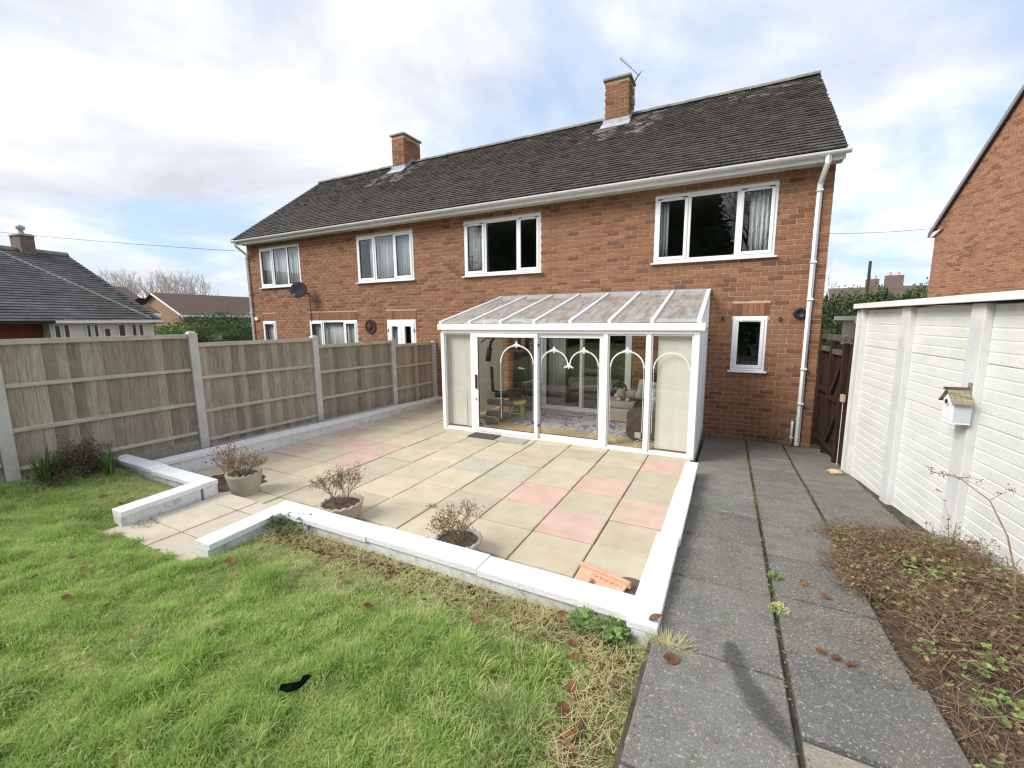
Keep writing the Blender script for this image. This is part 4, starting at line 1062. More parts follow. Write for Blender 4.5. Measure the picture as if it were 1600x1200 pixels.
for i in range(5):
    ya, yb = FP[i] + .06, FP[i + 1] - .06; zt = tops[i]; zb = zt - 1.50
    t = None
    pa, pb = fp(ya), fp(yb); L = np.linalg.norm(pb - pa); n = int(L / .098)
    P3 = lambda s_, o_, z: (*(pa + fdv * s_ + fnv * o_), z)
    mb = MB(); mb.hexa([P3(0, -.035, zt - .06), P3(L, -.035, zt - .06), P3(L, .035, zt - .06), P3(0, .035, zt - .06), P3(0, -.035, zt - .004), P3(L, -.035, zt - .004), P3(L, .035, zt), P3(0, .035, zt)])
    t = tag(mb.build('fence_panel', K['fencerail'], fence, bevel=.004), flab[i])
    for k_ in range(n):
        a, b = L * k_ / n + .001, L * (k_ + 1) / n + .012
        mb = MB(); th0, th1 = .021, .006; o0 = -.022 + rng.uniform(-.002, .002); zz0, zz1 = zb + rng.uniform(-.006, .006), zt - .035
        mb.hexa([P3(a, o0 - .004, zz0), P3(b, o0 + .002, zz0), P3(b, o0 + .002 + th0, zz0), P3(a, o0 + th1 - .004, zz0), P3(a, o0 - .004, zz1), P3(b, o0 + .002, zz1), P3(b, o0 + .002 + th0, zz1), P3(a, o0 + th1 - .004, zz1)], min(1, max(0, rng.gauss(.46, .20))))
        mb.build('board', K['fence'], t)
    for z, h in ((zb + .08, .045), (zb + .50, .05), (zb + .98, .05)):
        mb = MB(); mb.hexa([P3(0, -.006, z), P3(L, -.006, z), P3(L, .030, z + .004), P3(0, .030, z + .004), P3(0, -.006, z + h), P3(L, -.006, z + h), P3(L, .028, z + h - .012), P3(0, .028, z + h - .012)])
        mb.build('rail', K['fencerail'], t, bevel=.003)
    mb = MB(); mb.hexa([P3(0, -.02, zb - .25), P3(L, -.02, zb - .25), P3(L, .02, zb - .25), P3(0, .02, zb - .25), P3(0, -.02, zb + .002), P3(L, -.02, zb + .002), P3(L, .02, zb + .002), P3(0, .02, zb + .002)]); mb.build('gravel_board', K['fence' if i < 2 else 'concpost'], t)

# ---------------------------------------------------------------- garage
G0 = np.array([1.50, 6.90]); gdv = np.array([.096, -1.0]); gdv /= np.linalg.norm(gdv); gnv = np.array([-gdv[1], gdv[0]]); gnv = -gnv if gnv[0] > 0 else gnv   # outward, towards the path
garage = thing('garage', 'white painted sectional concrete garage along the right side', 'garage', (*G0, .1))
GP = lambda s_, o_, z: (*(G0 + gdv * s_ + gnv * o_), z)
GT = 2.235
pos = [0.06, 1.22, 2.37, 3.52, 4.67]
for i, s_ in enumerate(pos):
    w = .085 if i else .055
    mb = MB(); mb.hexa([GP(s_ - w, -.08, -.05), GP(s_ + w, -.08, -.05), GP(s_ + w, .075, -.05), GP(s_ - w, .075, -.05), GP(s_ - w, -.08, GT - .005), GP(s_ + w, -.08, GT - .005), GP(s_ + w, .075, GT - .005), GP(s_ - w, .075, GT - .005)])
    mb.build('post', K['garagepost'], garage, bevel=.008)
for i in range(4):
    a, b = pos[i] + (.056 if i == 0 else .087), pos[i + 1] - .087
    zs = [GT - .01, 1.78, 1.32, .86, .40, -.06]
    for za, zb in zip(zs[1:], zs[:-1]):
        rows = 5; mb = MB(); prof = []
        h = (zb - za - .004) / rows
        for r in range(rows):
            z = za + .002 + r * h
            prof += [(z, .0185), (z + .006, .0215), (z + h - .011, .0225), (z + h - .006, .0175)] if r < rows - 1 else [(z, .0185), (z + .006, .0215), (z + h - .006, .0225), (z + h, .009)]
        vs = [GP(a, p[1], p[0]) for p in prof] + [GP(b, p[1], p[0]) for p in prof] + [GP(a, -.04, za), GP(a, -.04, zb), GP(b, -.04, za), GP(b, -.04, zb)]
        n = len(prof); fs = [(k_, n + k_, n + k_ + 1, k_ + 1) for k_ in range(n - 1)] + [(0, 2 * n, 2 * n + 2, n), (n - 1, 2 * n - 1, 2 * n + 3, 2 * n + 1)]
        mb.add(vs, fs); mb.build('wall_panel', K['garage'], garage)
mb = MB(); GL = 4.73
mb.hexa([GP(-.03, -2.6, GT + .06), GP(GL + .05, -2.6, GT + .06), GP(GL + .05, .11, GT + .012), GP(-.03, .11, GT + .012), GP(-.03, -2.6, GT + .09), GP(GL + .05, -2.6, GT + .09), GP(GL + .05, .11, GT + .04), GP(-.03, .11, GT + .04)]); mb.build('roof', K['concrete'], garage)
mb = MB(); mb.hexa([GP(-.04, .11, GT + .004), GP(GL + .06, .11, GT + .004), GP(GL + .06, .135, GT + .004), GP(-.04, .135, GT + .004), GP(-.04, .11, GT + .062), GP(GL + .06, .11, GT + .062), GP(GL + .06, .135, GT + .062), GP(-.04, .135, GT + .062)]); mb.build('fascia', K['upvc'], garage, bevel=.004)
mb = MB(); mb.hexa([GP(0.0, -2.6, -.1), GP(.05, -2.6, -.1), GP(.05, -.09, -.1), GP(0, -.09, -.1), GP(0, -2.6, GT + .05), GP(.05, -2.6, GT + .05), GP(.05, -.09, GT + .008), GP(0, -.09, GT + .008)])
mb.hexa([GP(0.0, -2.6, -.1), GP(GL, -2.6, -.1), GP(GL, -2.55, -.1), GP(0, -2.55, -.1), GP(0, -2.6, GT + .04), GP(GL, -2.6, GT + .04), GP(GL, -2.55, GT + .04), GP(0, -2.55, GT + .04)]); mb.build('end_wall', K['garage'], garage)
mb = MB(); mb.tube([GP(-.06, .05, .1), GP(-.06, .05, GT - .02)], .03, 8); mb.build('corner_strip', K['garagepost'], garage)

# bird house on the third garage post
bc = GP(2.42, .082, 1.325)
bh = thing('bird_house', 'small white bird house with shingle roof hung on the garage wall', 'bird house', bc, math.atan2(gdv[1], gdv[0]) + PI / 2)
def bpart(name, fn, m_, bevel=0):
    mb = MB(); fn(mb); return mb.build(name, K[m_], bh, bevel=bevel, keep=False)
# local frame: -x away from the garage, y along the wall
bw, bd, bhh, ap = .068, .105, .17, .245
bpart('side_panel', lambda b: b.box(-bd, 0, -bw, -bw + .01, 0, bhh), 'boxshade'); bpart('side_panel', lambda b: b.box(-bd, 0, bw - .01, bw, 0, bhh), 'boxshade')
fr = bpart('front_panel', lambda b: b.add([(-bd - .008, -bw, 0), (-bd - .008, bw, 0), (-bd - .008, bw, bhh), (-bd - .008, 0, ap - .01), (-bd - .008, -bw, bhh), (-bd, -bw, 0), (-bd, bw, 0), (-bd, bw, bhh), (-bd, 0, ap - .01), (-bd, -bw, bhh)],
      [(4, 3, 2, 1, 0), (5, 6, 7, 8, 9), (0, 1, 6, 5), (1, 2, 7, 6), (2, 3, 8, 7), (3, 4, 9, 8), (4, 0, 5, 9)]), 'upvc')
for z in np.arange(.02, .16, .022): 
    mb = MB(); mb.box(-bd - .011, -bd - .0085, -bw + .004, bw - .004, z, z + .016); mb.build('clapboard', K['upvc'], fr, keep=False)
bpart('floor', lambda b: b.box(-bd - .01, 0, -bw - .002, bw + .002, -.012, -.001), 'upvc')
mb = MB(); mb.tube([(-bd - .02, 0, .155), (-bd - .0085, 0, .155)], .028, 16); mb.build('entrance_ring', K['upvcdirty'], fr, keep=False)
mb = MB(); mb.tube([(-bd - .023, 0, .155), (-bd - .0205, 0, .155)], .018, 16); mb.build('entrance_hole', K['blackplastic'], fr, keep=False)
for s_ in (-1, 1):
    for r in range(3):
        f0, f1 = r / 3, (r + 1) / 3 + .06
        y0, y1 = s_ * (bw + .03) * (1 - f0), s_ * (bw + .03) * (1 - min(1, f1)); z0, z1 = bhh - .03 + (ap - bhh + .035) * f0, bhh - .03 + (ap - bhh + .035) * min(1, f1)
        for c in range(4):
            xa, xb = -bd - .03 + c * .033 + .001, -bd - .03 + (c + 1) * .033 - .001
            bpart('shingle', lambda b: b.hexa([(xa, y0, z0 + .004), (xb, y0, z0 + .004), (xb, y1, z1), (xa, y1, z1), (xa, y0, z0 + .014), (xb, y0, z0 + .014), (xb, y1, z1 + .006), (xa, y1, z1 + .006)]), 'shingle')
bpart('ridge_board', lambda b: b.box(-bd - .045, .0, -.012, .012, ap + .006, ap + .022), 'gatetop')
bpart('back_plate', lambda b: b.box(-.002, .004, -.02, .02, .0, ap + .06), 'shingle')

# ---------------------------------------------------------------- side gate
gate = thing('side_gate', 'dark brown ledged timber gate between the house corner and the garage', 'gate', (1.38, 7.6, .05))
ga, gb_ = np.array([1.31, 8.36]), np.array([1.475, 6.98]); gv = (gb_ - ga); GLn = np.linalg.norm(gv); gv /= GLn; gn = np.array([-abs(gv[1]), -gv[0] * np.sign(gv[1]) * -1]); gn = np.array([gv[1], -gv[0]])
if gn[0] > 0: gn = -gn
Q = lambda s_, o_, z: (*(ga + gv * s_ + gn * o_), z)
def gbox(name, s0, s1, o0, o1, z0, z1, m_='gatewood', zz_=None):
    mb = MB(); mb.hexa([Q(s0, o0, z0), Q(s1, o0, z0), Q(s1, o1, z0), Q(s0, o1, z0), Q(s0, o0, z1), Q(s1, o0, z1), Q(s1, o1, z1), Q(s0, o1, z1)]); return mb.build(name, K[m_], gate, bevel=.004)
n = 14
for i in range(n): gbox('board', GLn * i / n + .002, GLn * (i + 1) / n - .002, -.03 - rng.uniform(0, .004), -.012, .1, 1.72 + (i / n) * .06 + rng.uniform(-.01, .01))
for s_, nm in ((.0, 'post'), (.50, 'stile'), (GLn - .40, 'stile'), (GLn - .06, 'post')): gbox(nm, s_, s_ + .06, -.01, .05, .0 + .08, 1.90 if nm == 'post' else 1.78)
for (s0, s1, z) in ((.06, .50, .22), (.06, .50, 1.0), (.06, .50, 1.62), (.56, GLn - .40, .18), (.56, GLn - .40, .92), (.56, GLn - .40, 1.60), (GLn - .34, GLn - .06, 1.0)): gbox('rail', s0, s1, -.01, .04, z, z + .075, 'gatetop' if z > 1.5 else 'gatewood')
gbox('top_rail', -.02, GLn, -.012, .045, 1.80, 1.88, 'gatetop')
for (s0, z0, s1, z1) in ((.56, .98, GLn - .40, 1.60), (.56, .26, GLn - .40, .92)):
    mb = MB(); mb.bar(Q(s0, .012, z0), Q(s1, .012, z1), .04, .07); mb.build('brace', K['gatewood'], gate)
gbox('latch_block', GLn - .20, GLn - .10, .05, .085, 1.0, 1.10, 'rawwood')
mb = MB(); mb.tube([Q(GLn - .15, .06, 1.0), Q(GLn - .16, .055, .5), Q(GLn - .14, .06, .12)], .004, 6); mb.build('cord', K['upvcdirty'], gate)

# ---------------------------------------------------------------- things on the house and patio
dish = thing('satellite_dish', 'dark satellite dish on the brick wall below the leftmost upstairs window', 'satellite dish', (-10.72, Y, 2.98))
mb = MB(); prof = [(.0, .0), (.10, .006), (.20, .024), (.30, .055), (.31, .058), (.30, .065), (.2, .036), (.1, .018), (0, .012)]; mb.lathe(prof, 28)
o = mb.build('reflector', K['dish'], dish, smooth=True, keep=False); o.rotation_euler = (PI / 2 - .25, .1, .35); o.location = (0, -.30, .02); o.scale = (.82, .72, .8)
mb = MB(); mb.tube([(0, 0, -.05), (0, -.2, -.05), (0, -.28, 0)], .022, 8); mb.build('bracket', K['dish'], dish, keep=False)
mb = MB(); mb.tube([(.02, -.32, -.22), (.14, -.62, -.16)], .014, 6); mb.tube([(.14, -.62, -.16), (.135, -.56, -.12)], .035, 8); mb.build('feed_arm', K['metal'], dish, keep=False)
mb = MB(); mb.tube([(.02, -.03, -.06), (.03, -.015, -.6), (.06, -.015, -1.9)], .008, 6); mb.build('cable', K['wire'], dish, keep=False)
orn = thing('wall_ornament', 'round rusty sun ornament on the brick wall left of the french doors', 'ornament', (-8.43, Y, 2.0))
mb = MB(); mb.tube([(.17 * math.cos(a), -.025, .17 * math.sin(a)) for a in np.linspace(0, 2 * PI, 33)], .018, 8, cap=False); mb.build('ring', K['darkbark'], orn, smooth=True, keep=False)
for k_ in range(12):
    a = 2 * PI * k_ / 12; mb = MB(); mb.bar((.05 * math.cos(a), -.025, .05 * math.sin(a)), (.165 * math.cos(a), -.025, .165 * math.sin(a)), .012, .02); mb.build('ray', K['darkbark'], orn, keep=False)
mb = MB(); mb.ball((0, -.03, 0), .06, sq=(1, .4, 1)); mb.build('centre', K['darkbark'], orn, smooth=True, keep=False)

aer = thing('television_aerial', 'grey television aerial strapped to the right chimney', 'aerial', (-2.44, 11.6, 7.2))
mb = MB(); mb.tube([(-2.45, 11.5, 7.15), (-2.45, 11.5, 7.70), (-2.43, 11.46, 7.80), (-2.34, 11.36, 7.86)], .012, 6); mb.build('mast', K['metal'], aer)
bA, bB = np.array([-2.33, 11.35, 7.86]), np.array([-2.70, 11.05, 8.17])
mb = MB(); mb.tube([bA, bB], .008, 6); bm_ = mb.build('boom', K['metal'], aer)
bdv = (bB - bA) / np.linalg.norm(bB - bA); side = np.cross(bdv, (0, 0, 1)); side /= np.linalg.norm(side); upv = np.cross(side, bdv)
for k_, t in enumerate((.45, .55, .65, .75, .85, .93, 1.0)):
    c = bA + (bB - bA) * t; mb = MB(); mb.tube([c - side * .08, c + side * .08], .004, 5); mb.build('element', K['metal'], bm_)
for k_ in range(4):
    c = bA + upv * (-.07 + .046 * k_); mb = MB(); mb.tube([c - side * .12, c + side * .12], .004, 5); mb.build('reflector_bar', K['metal'], bm_)
for s_ in (-1, 1):
    mb = MB(); mb.tube([bA + side * .12 * s_ - upv * .07, bA + side * .12 * s_ + upv * .07], .004, 5); mb.build('reflector_end', K['metal'], bm_)
mb = MB(); mb.box(-2.51, -2.43, 11.46, 11.54, 7.30, 7.42); mb.build('clamp', K['metal'], aer)

mb = MB(); pts = [np.array([-13.3, Y - .25, 4.25]) * (1 - t) + np.array([-40, 2.0, 8.0]) * t - np.array([0, 0, 1.2 * t * (1 - t)]) for t in np.linspace(0, 1, 24)]
mb.tube(pts, .006, 4); tag(mb.build('telephone_wire', K['wire']), 'thin telephone wire running left from the left end of the eaves', 'wire')

for (x, y, w, d, m_, lb, nm) in ((-3.62, 6.06, .50, .28, 'darkmat', 'dark grey doormat in front of the conservatory sliding door', 'dark'), (-3.08, 6.02, .52, .25, 'palemat', 'pale rectangular mat beside the dark doormat', 'pale')):
    mb = MB(); mb.box(x - w / 2, x + w / 2, y - d / 2, y + d / 2, .203, .216); o = mb.build('doormat', K[m_], bevel=.004); tag(o, lb, 'doormat')

def leafquads(C, D, Lx, Wx, tone, up=None):
    """leaf shaped faces (diamond of 4 verts) at centres C along directions D"""
    C, D = np.asarray(C, float), np.asarray(D, float); n = len(C)
    D = D / (np.linalg.norm(D, axis=1, keepdims=True) + 1e-9)
    Rn = nr.normal(size=(n, 3)) if up is None else up + nr.normal(size=(n, 3)) * .35
    Sd = np.cross(D, Rn); Sd /= (np.linalg.norm(Sd, axis=1, keepdims=True) + 1e-9)
    Lx, Wx = np.asarray(Lx).reshape(-1, 1), np.asarray(Wx).reshape(-1, 1)
    V = np.stack([C - D * Lx * .5, C + Sd * Wx * .5 + D * Lx * .05, C + D * Lx * .5, C - Sd * Wx * .5 + D * Lx * .05], 1).reshape(-1, 3)
    F = np.arange(4 * n).reshape(-1, 4)
    return V, F, np.asarray(tone)

def shrub(name, label, cat, base, R, H, nst, mleaf, nleaf, leafL, spread=1.0, lean=(0, 0), gens=4, mtwig='twig', r0=.007):
    """woody twigs forking upwards, small leaves near the tips"""
    t = thing(name, label, cat, base)
    tw = MB(); tips = []
    bx, by, bz = base
    def grow(p, d, L, r, g_):
        q = p + d * L; m_ = (p + q) / 2 + nr.normal(size=3) * L * .06
        tw.tube([p, m_, q], r, 4, r2=r * .7, tone=rng.random(), cap=False)
        if g_ >= 2: tips.append((q, d)); tips.append((m_, d))
        if g_ < gens:
            for _ in range(rng.choice((2, 2, 3))):
                nd = d + nr.normal(size=3) * .42 * spread; nd[2] = abs(nd[2]) * .8 + .12; nd /= np.linalg.norm(nd)
                grow(q, nd, L * rng.uniform(.62, .86), r * .68, g_ + 1)
    L0 = H / (1 + .72 + .72 ** 2 + .72 ** 3) * (1.05 if gens > 3 else 1.2)
    for i in range(nst):
        a = 2 * PI * i / nst + rng.random(); rr = R * .18
        p = np.array([bx + rr * math.cos(a), by + rr * math.sin(a), bz]); d = np.array([math.cos(a) * .55 * spread + lean[0], math.sin(a) * .55 * spread + lean[1], 1.0]); d /= np.linalg.norm(d)
        grow(p, d, L0 * rng.uniform(.75, 1.1), r0, 0)
    tw.build('twigs', K[mtwig], t)
    idx = nr.integers(0, len(tips), nleaf)
    C = np.array([tips[i][0] for i in idx]) + nr.normal(size=(nleaf, 3)) * leafL * .9
    D = np.array([tips[i][1] for i in idx]) + nr.normal(size=(nleaf, 3)) * .7
    V, F, T = leafquads(C, D, nr.uniform(.6, 1.2, nleaf) * leafL, nr.uniform(.35, .55, nleaf) * leafL, nr.random(nleaf))
    np_mesh('leaves', V, F, K[mleaf], T, t, kind='stuff')
    return t

def planter(x, y, z, R, H, label, lobes=16):
    t = thing('planter', label, 'planter', (x, y, z))
    wob = lambda a, r, zz_: r * (1 + (.035 * abs(math.sin(a * lobes / 2)) if r > .05 else 0))
    n = 64; vs = []; prof = [(R * .72, 0), (R * .80, H * .25), (R * .90, H * .6), (R * .97, H * .82), (R, H * .93), (R * .98, H), (R * .86, H), (R * .83, H * .9), (R * .8, H * .75)]
    for r, zz_ in prof:
        for j in range(n):
            a = 2 * PI * j / n; sc = .02 * abs(math.sin(a * lobes / 2)) if zz_ > H * .9 else 0
            q = wob(a, r, zz_); vs.append((x + q * math.cos(a), y + q * math.sin(a), z + zz_ + sc - (.02 if zz_ > H * .9 else 0)))
    k = len(prof); fs = [(i * n + j, i * n + (j + 1) % n, (i + 1) * n + (j + 1) % n, (i + 1) * n + j) for i in range(k - 1) for j in range(n)]
    mb = MB(); mb.add(vs, fs); mb.build('bowl', K['stonepot'], t, smooth=True)
    mb = MB(); vs = [(x, y, z + H * .86)] + [(x + R * .84 * math.cos(a), y + R * .84 * math.sin(a), z + H * (.80 + .05 * rng.random())) for a in np.linspace(0, 2 * PI, 24, endpoint=False)]
    mb.add(vs, [(0, 1 + i, 1 + (i + 1) % 24) for i in range(24)]); mb.build('compost', K['soil'], t)
    return t
planter(-4.86, 2.80, .2, .18, .26, 'cast stone planter with scalloped rim behind the left return wall')
planter(-3.36, 2.84, .2, .21, .175, 'cast stone planter with scalloped rim behind the middle of the front wall corner')
planter(-1.92, 2.76, .2, .20, .165, 'cast stone planter mostly hidden behind the front wall')
shrub('azalea_shrub', 'rounded reddish brown azalea in the left stone planter', 'shrub', (-4.86, 2.80, .42), .2, .22, 15, 'dryleaf', 1500, .017, spread=1.3, gens=4, r0=.0045)
shrub('azalea_shrub', 'upright rust coloured azalea in the middle stone planter', 'shrub', (-3.36, 2.84, .33), .2, .33, 9, 'dryleaf', 900, .022, spread=.75, gens=4, r0=.005)
shrub('azalea_shrub', 'sprawling olive leaved azalea in the planter behind the front wall', 'shrub', (-1.93, 2.76, .32), .2, .27, 10, 'dryleaf', 850, .022, spread=.95, lean=(-.2, 0), gens=4, r0=.005)
so = MB(); vs = [(-5.35, 3.0, .235)] + [(-5.35 + .42 * math.cos(a) * rng.uniform(.8, 1.1), 2.95 + .33 * math.sin(a) * rng.uniform(.8, 1.1), .206) for a in np.linspace(0, 2 * PI, 22, endpoint=False)]
so.add(vs, [(0, 1 + i, 1 + (i + 1) % 22) for i in range(22)]); tag(so.build('soil_patch', K['soil']), 'patch of bare soil on the patio behind the left wall', 'soil')
shrub('azalea_shrub', 'small sparse shrub with few leaves growing behind the left white wall', 'shrub', (-5.45, 3.0, .22), .15, .36, 6, 'dryleaf', 200, .036, spread=1.0, gens=3, r0=.005)

tp = thing('terracotta_trough', 'broken terracotta trough lying on its side in the patio corner', 'trough', (-.74, 2.80, .2), math.radians(-14))
tp.scale = (.82, .82, .82)
def tpart(name, fn, bevel=.012, m_='terracotta'):
    mb = MB(); fn(mb); return mb.build(name, K[m_], tp, bevel=bevel, keep=False)
tpart('side', lambda b: b.hexa([(-.20, -.20, .0), (.20, -.20, .0), (.23, .08, .10), (-.23, .08, .10), (-.20, -.20, .02), (.20, -.20, .02), (.23, .08, .122), (-.23, .08, .122)]))
tpart('rim', lambda b: b.box(-.25, .25, .075, .115, .085, .15))
tpart('end', lambda b: b.hexa([(-.20, -.20, .0), (-.185, -.20, .0), (-.215, .08, .0), (-.23, .08, .0), (-.20, -.20, .018), (-.185, -.20, .018), (-.215, .08, .098), (-.23, .08, .098)]))
tpart('handle', lambda b: b.tube([(-.12 + .03 * math.cos(a) + .05 * math.sin(a), -.09 + .075 * math.cos(a), .045 + .03 * math.cos(a) + .06 * math.sin(a)) for a in np.linspace(0, PI, 10)], .019, 8), 0)
for k_ in range(6): tpart('moulding', lambda b: b.tube([(-.08 + k_ * .05 + .018 * math.cos(a), .03 + .022 * math.sin(a), .107 + .008 * math.sin(a)) for a in np.linspace(0, PI, 7)], .006, 6), 0)
sp = MB(); n1 = 26; vs = [(-.58, 2.78, .27)]
for ring, hh in ((.45, .245), (.75, .225), (1.0, .202)):
    for i in range(n1): a = 2 * PI * i / n1; w = ring * (1 + .25 * mnoise.noise(Vector((math.cos(a) * 2, math.sin(a) * 2, 1)))); vs.append((-.58 + .17 * w * math.cos(a), 2.78 + .30 * w * math.sin(a), hh + rng.uniform(-.008, .008) * (hh > .21)))
fs = [(0, 1 + i, 1 + (i + 1) % n1) for i in range(n1)] + [(1 + r * n1 + i, 1 + (r + 1) * n1 + i, 1 + (r + 1) * n1 + (i + 1) % n1, 1 + r * n1 + (i + 1) % n1) for r in range(2) for i in range(n1)]
sp.add(vs, fs); tag(sp.build('soil_heap', mat('dry_compost', [(.12, .095, .07), (.22, .18, .14)], scale=40, rough=.98, bump=.01, bscale=90), smooth=True), 'heap of spilled compost next to the terracotta trough', 'soil')
dh = MB(); dh.tube([(-1.14, 2.83, .203), (-1.14, 2.83, .207)], .018, 10); tag(dh.build('drain_hole', K['rubber']), 'small dark hole in a patio slab near the front wall', 'hole')

# black scrap in the grass
zs = zlawn(-1.65, 1.07)
mb = MB(); pts = [(-1.74, 1.02), (-1.66, 1.05), (-1.615, 1.09), (-1.60, 1.13), (-1.63, 1.155), (-1.665, 1.14)]; wv = [.012, .045, .055, .05, .035, .02]
vs = []
pts = [(-1.66 + (x + 1.66) * .62, 1.08 + (y - 1.08) * .62) for x, y in pts]; wv = [w * .62 for w in wv]
for (x, y), w in zip(pts, wv): vs += [(x - w * .35, y - w * .6, zs + .055), (x + w * .35, y + w * .6, zs + .075 + w * .4)]
mb.add(vs, [(2 * i, 2 * i + 2, 2 * i + 3, 2 * i + 1) for i in range(5)]); o = mb.build('plastic_scrap', K['blackplastic']); tag(o, 'curled scrap of black plastic lying in the grass', 'litter'); sm = o.modifiers.new('thick', 'SOLIDIFY'); sm.thickness = .004; o.data.materials[0] = mat('matt_black', [(.004, .004, .004), (.007, .007, .007)], rough=1.0, spec=.05)

# ---------------------------------------------------------------- grass on the lawn
def inlawn(x, y):
    ok = (x > -6.74) & (x < -.275) & (y < 2.24) & (y > -.6)
    ok &= ~((x > -6.75) & (x < -4.72) & (y > 2.28))
    ok &= ~((x > -4.82) & (x < -3.57) & (y > 1.53 + .05 * np.sin(x * 23) + .03 * np.sin(x * 61)) & (y < 2.6))
    ok &= ~((x > -4.94) & (x < -4.73) & (y > 1.64)) & ~((x > -3.63) & (x < -3.41) & (y > 1.66))
    return ok
def fbm(x, y, s_, seed):
    out = np.zeros(len(x))
    for i in range(len(x)): out[i] = mnoise.fractal(Vector((x[i] * s_, y[i] * s_, seed)), .6, 2.0, 3)
    return out
def blades(n, xr, yr, dens_near):
    x = nr.uniform(*xr, n); y = nr.uniform(*yr, n)
    ok = inlawn(x, y)
    dist = np.hypot(x, y)
    ok &= (nr.random(n) < np.clip(dens_near / np.maximum(dist, 1.0), .22, 1.0))
    x, y = x[ok], y[ok]
    P = np.stack([x, y, np.full(len(x), .45)], 1) - CAM
    c = P @ RM.T
    u = 800 + 672 * c[:, 0] / np.maximum(c[:, 2], .05); v = 600 + 672 * c[:, 1] / np.maximum(c[:, 2], .05)
    vis = (c[:, 2] > .1) & (u > -260) & (u < 1860) & (v < 1500)
    return x[vis], y[vis]
gx, gy = blades(500000, (-6.75, -.27), (-.6, 2.26), 2.6)
# tufts pull blades together
n = len(gx)
tuft = fbm(gx, gy, 3.2, 4.0); dry = fbm(gx, gy, 1.6, 9.0); fine = fbm(gx, gy, 9.0, 1.0)
edge_path = np.clip((gx + .72) / .3, 0, 1) * (gy < 2.2)
edge_wall = np.where(gx > -3.5, np.clip((gy - 1.62) / .45, 0, 1), np.where(gx < -4.7, np.clip((gy - 1.75) / .4, 0, 1) * np.clip((gx + 6.2) / .4, 0, 1), 0))
dr = np.clip(.08 + .75 * dry + .35 * fine, 0, 1) * .5 + .85 * np.maximum(edge_path, edge_wall) * np.clip(.75 + .5 * fine, .2, 1)
L = np.clip(.033 + .068 * tuft + .012 * nr.normal(size=n), .017, .13) * (1 + .35 * np.clip(-(gx + 4), 0, 1) * 0)
lush = np.exp(-(((gx + .95) / .38) ** 2 + ((gy - 1.72) / .22) ** 2))
L = L * (1 + .9 * lush) * (1 - .62 * edge_wall) * (1 - .25 * edge_path); dr = dr * (1 - .8 * lush)
keep = nr.random(n) < np.clip(1.05 - .55 * (dr > .85) - .35 * edge_wall, 0, 1)
gx, gy, L, dr, tuft, fine, lush = (q[keep] for q in (gx, gy, L, dr, tuft, fine, lush)); n = len(gx)
gz_ = np.array([zlawn(a, b) + lump(a, b) for a, b in zip(gx, gy)]) - .004
yaw = nr.uniform(0, 2 * PI, n) + 0; ln = np.abs(nr.normal(.62, .35, n)) + .25 * (dr > .7)
dx, dy = np.cos(yaw), np.sin(yaw)
wd = nr.uniform(.0014, .0030, n) * (1 + .5 * lush)
sx, sy = -dy * wd, dx * wd
b0 = np.stack([gx, gy, gz_], 1)
m1 = b0 + np.stack([dx * L * ln * .35, dy * L * ln * .35, L * .55], 1)
hgt = np.clip(1 - .35 * ln ** 2, .25, 1)
tpp = b0 + np.stack([dx * L * ln, dy * L * ln, L * hgt], 1)
sd3 = np.stack([sx, sy, np.zeros(n)], 1)
V = np.stack([b0 - sd3, b0 + sd3, m1 + sd3 * .8, m1 - sd3 * .8, tpp + sd3 * .12, tpp - sd3 * .12], 1).reshape(-1, 3)
k6 = np.arange(n)[:, None] * 6
F = np.concatenate([k6 + np.array([[0, 1, 2, 3]]), k6 + np.array([[3, 2, 4, 5]])], 0)
tone = np.clip(np.where(nr.random(n) < dr * 1.05, .60 + .40 * nr.random(n), .16 + .40 * nr.random(n) + .14 * fine - .05 * tuft), 0, 1)
grass = np_mesh('grass', V, F, K['grass'], np.concatenate([tone, tone]), kind='stuff')
tag(grass, 'rough green lawn grass with straw coloured edges', 'grass')

def tussock(name, label, cat, base, n, Lr, spread, tr, w=.0035, arch=1.0, mkey='grass', seg=5):
    """arching strap leaves from one root"""
    V, F, T = [], [], []
    for i in range(n):
        a = rng.uniform(0, 2 * PI); L_ = rng.uniform(*Lr); out = rng.uniform(.15, 1) * spread; r = rng.uniform(0, .03) * spread * 3
        p = np.array([base[0] + r * math.cos(a), base[1] + r * math.sin(a), base[2]]); d = np.array([math.cos(a), math.sin(a), 0]); s_ = np.array([-d[1], d[0], 0])
        t0 = rng.uniform(*tr); b = len(V)
        for k_ in range(seg + 1):
            f = k_ / seg; ww = w * (1 - f ** 2 * .85)
            q = p + d * L_ * out * f ** 1.5 + np.array([0, 0, L_ * (f - arch * out * .75 * f ** 2.4)])
            V += [q - s_ * ww, q + s_ * ww]
        for k_ in range(seg): F.append((b + 2 * k_, b + 2 * k_ + 1, b + 2 * k_ + 3, b + 2 * k_ + 2)); T.append(t0)
    o = np_mesh(name, V, F, K[mkey], T)
    return tag(o, label, cat)
tussock('straw_tussock', 'dry straw coloured grass tussock at the end corner of the white wall', 'grass tuft', (-.20, 2.12, .43), 420, (.05, .12), 1.2, (.55, .9), .0014)
tussock('daffodil_clump', 'clump of arching green daffodil leaves beside the left fence post', 'plant', (-6.42, 1.66, .50), 46, (.25, .42), .75, (.0, .55), .009, mkey='leaf')
tussock('daffodil_clump', 'clump of green daffodil leaves in front of the dark shrub near the white wall', 'plant', (-6.20, 2.10, .46), 40, (.24, .38), .6, (.05, .6), .009, mkey='leaf')

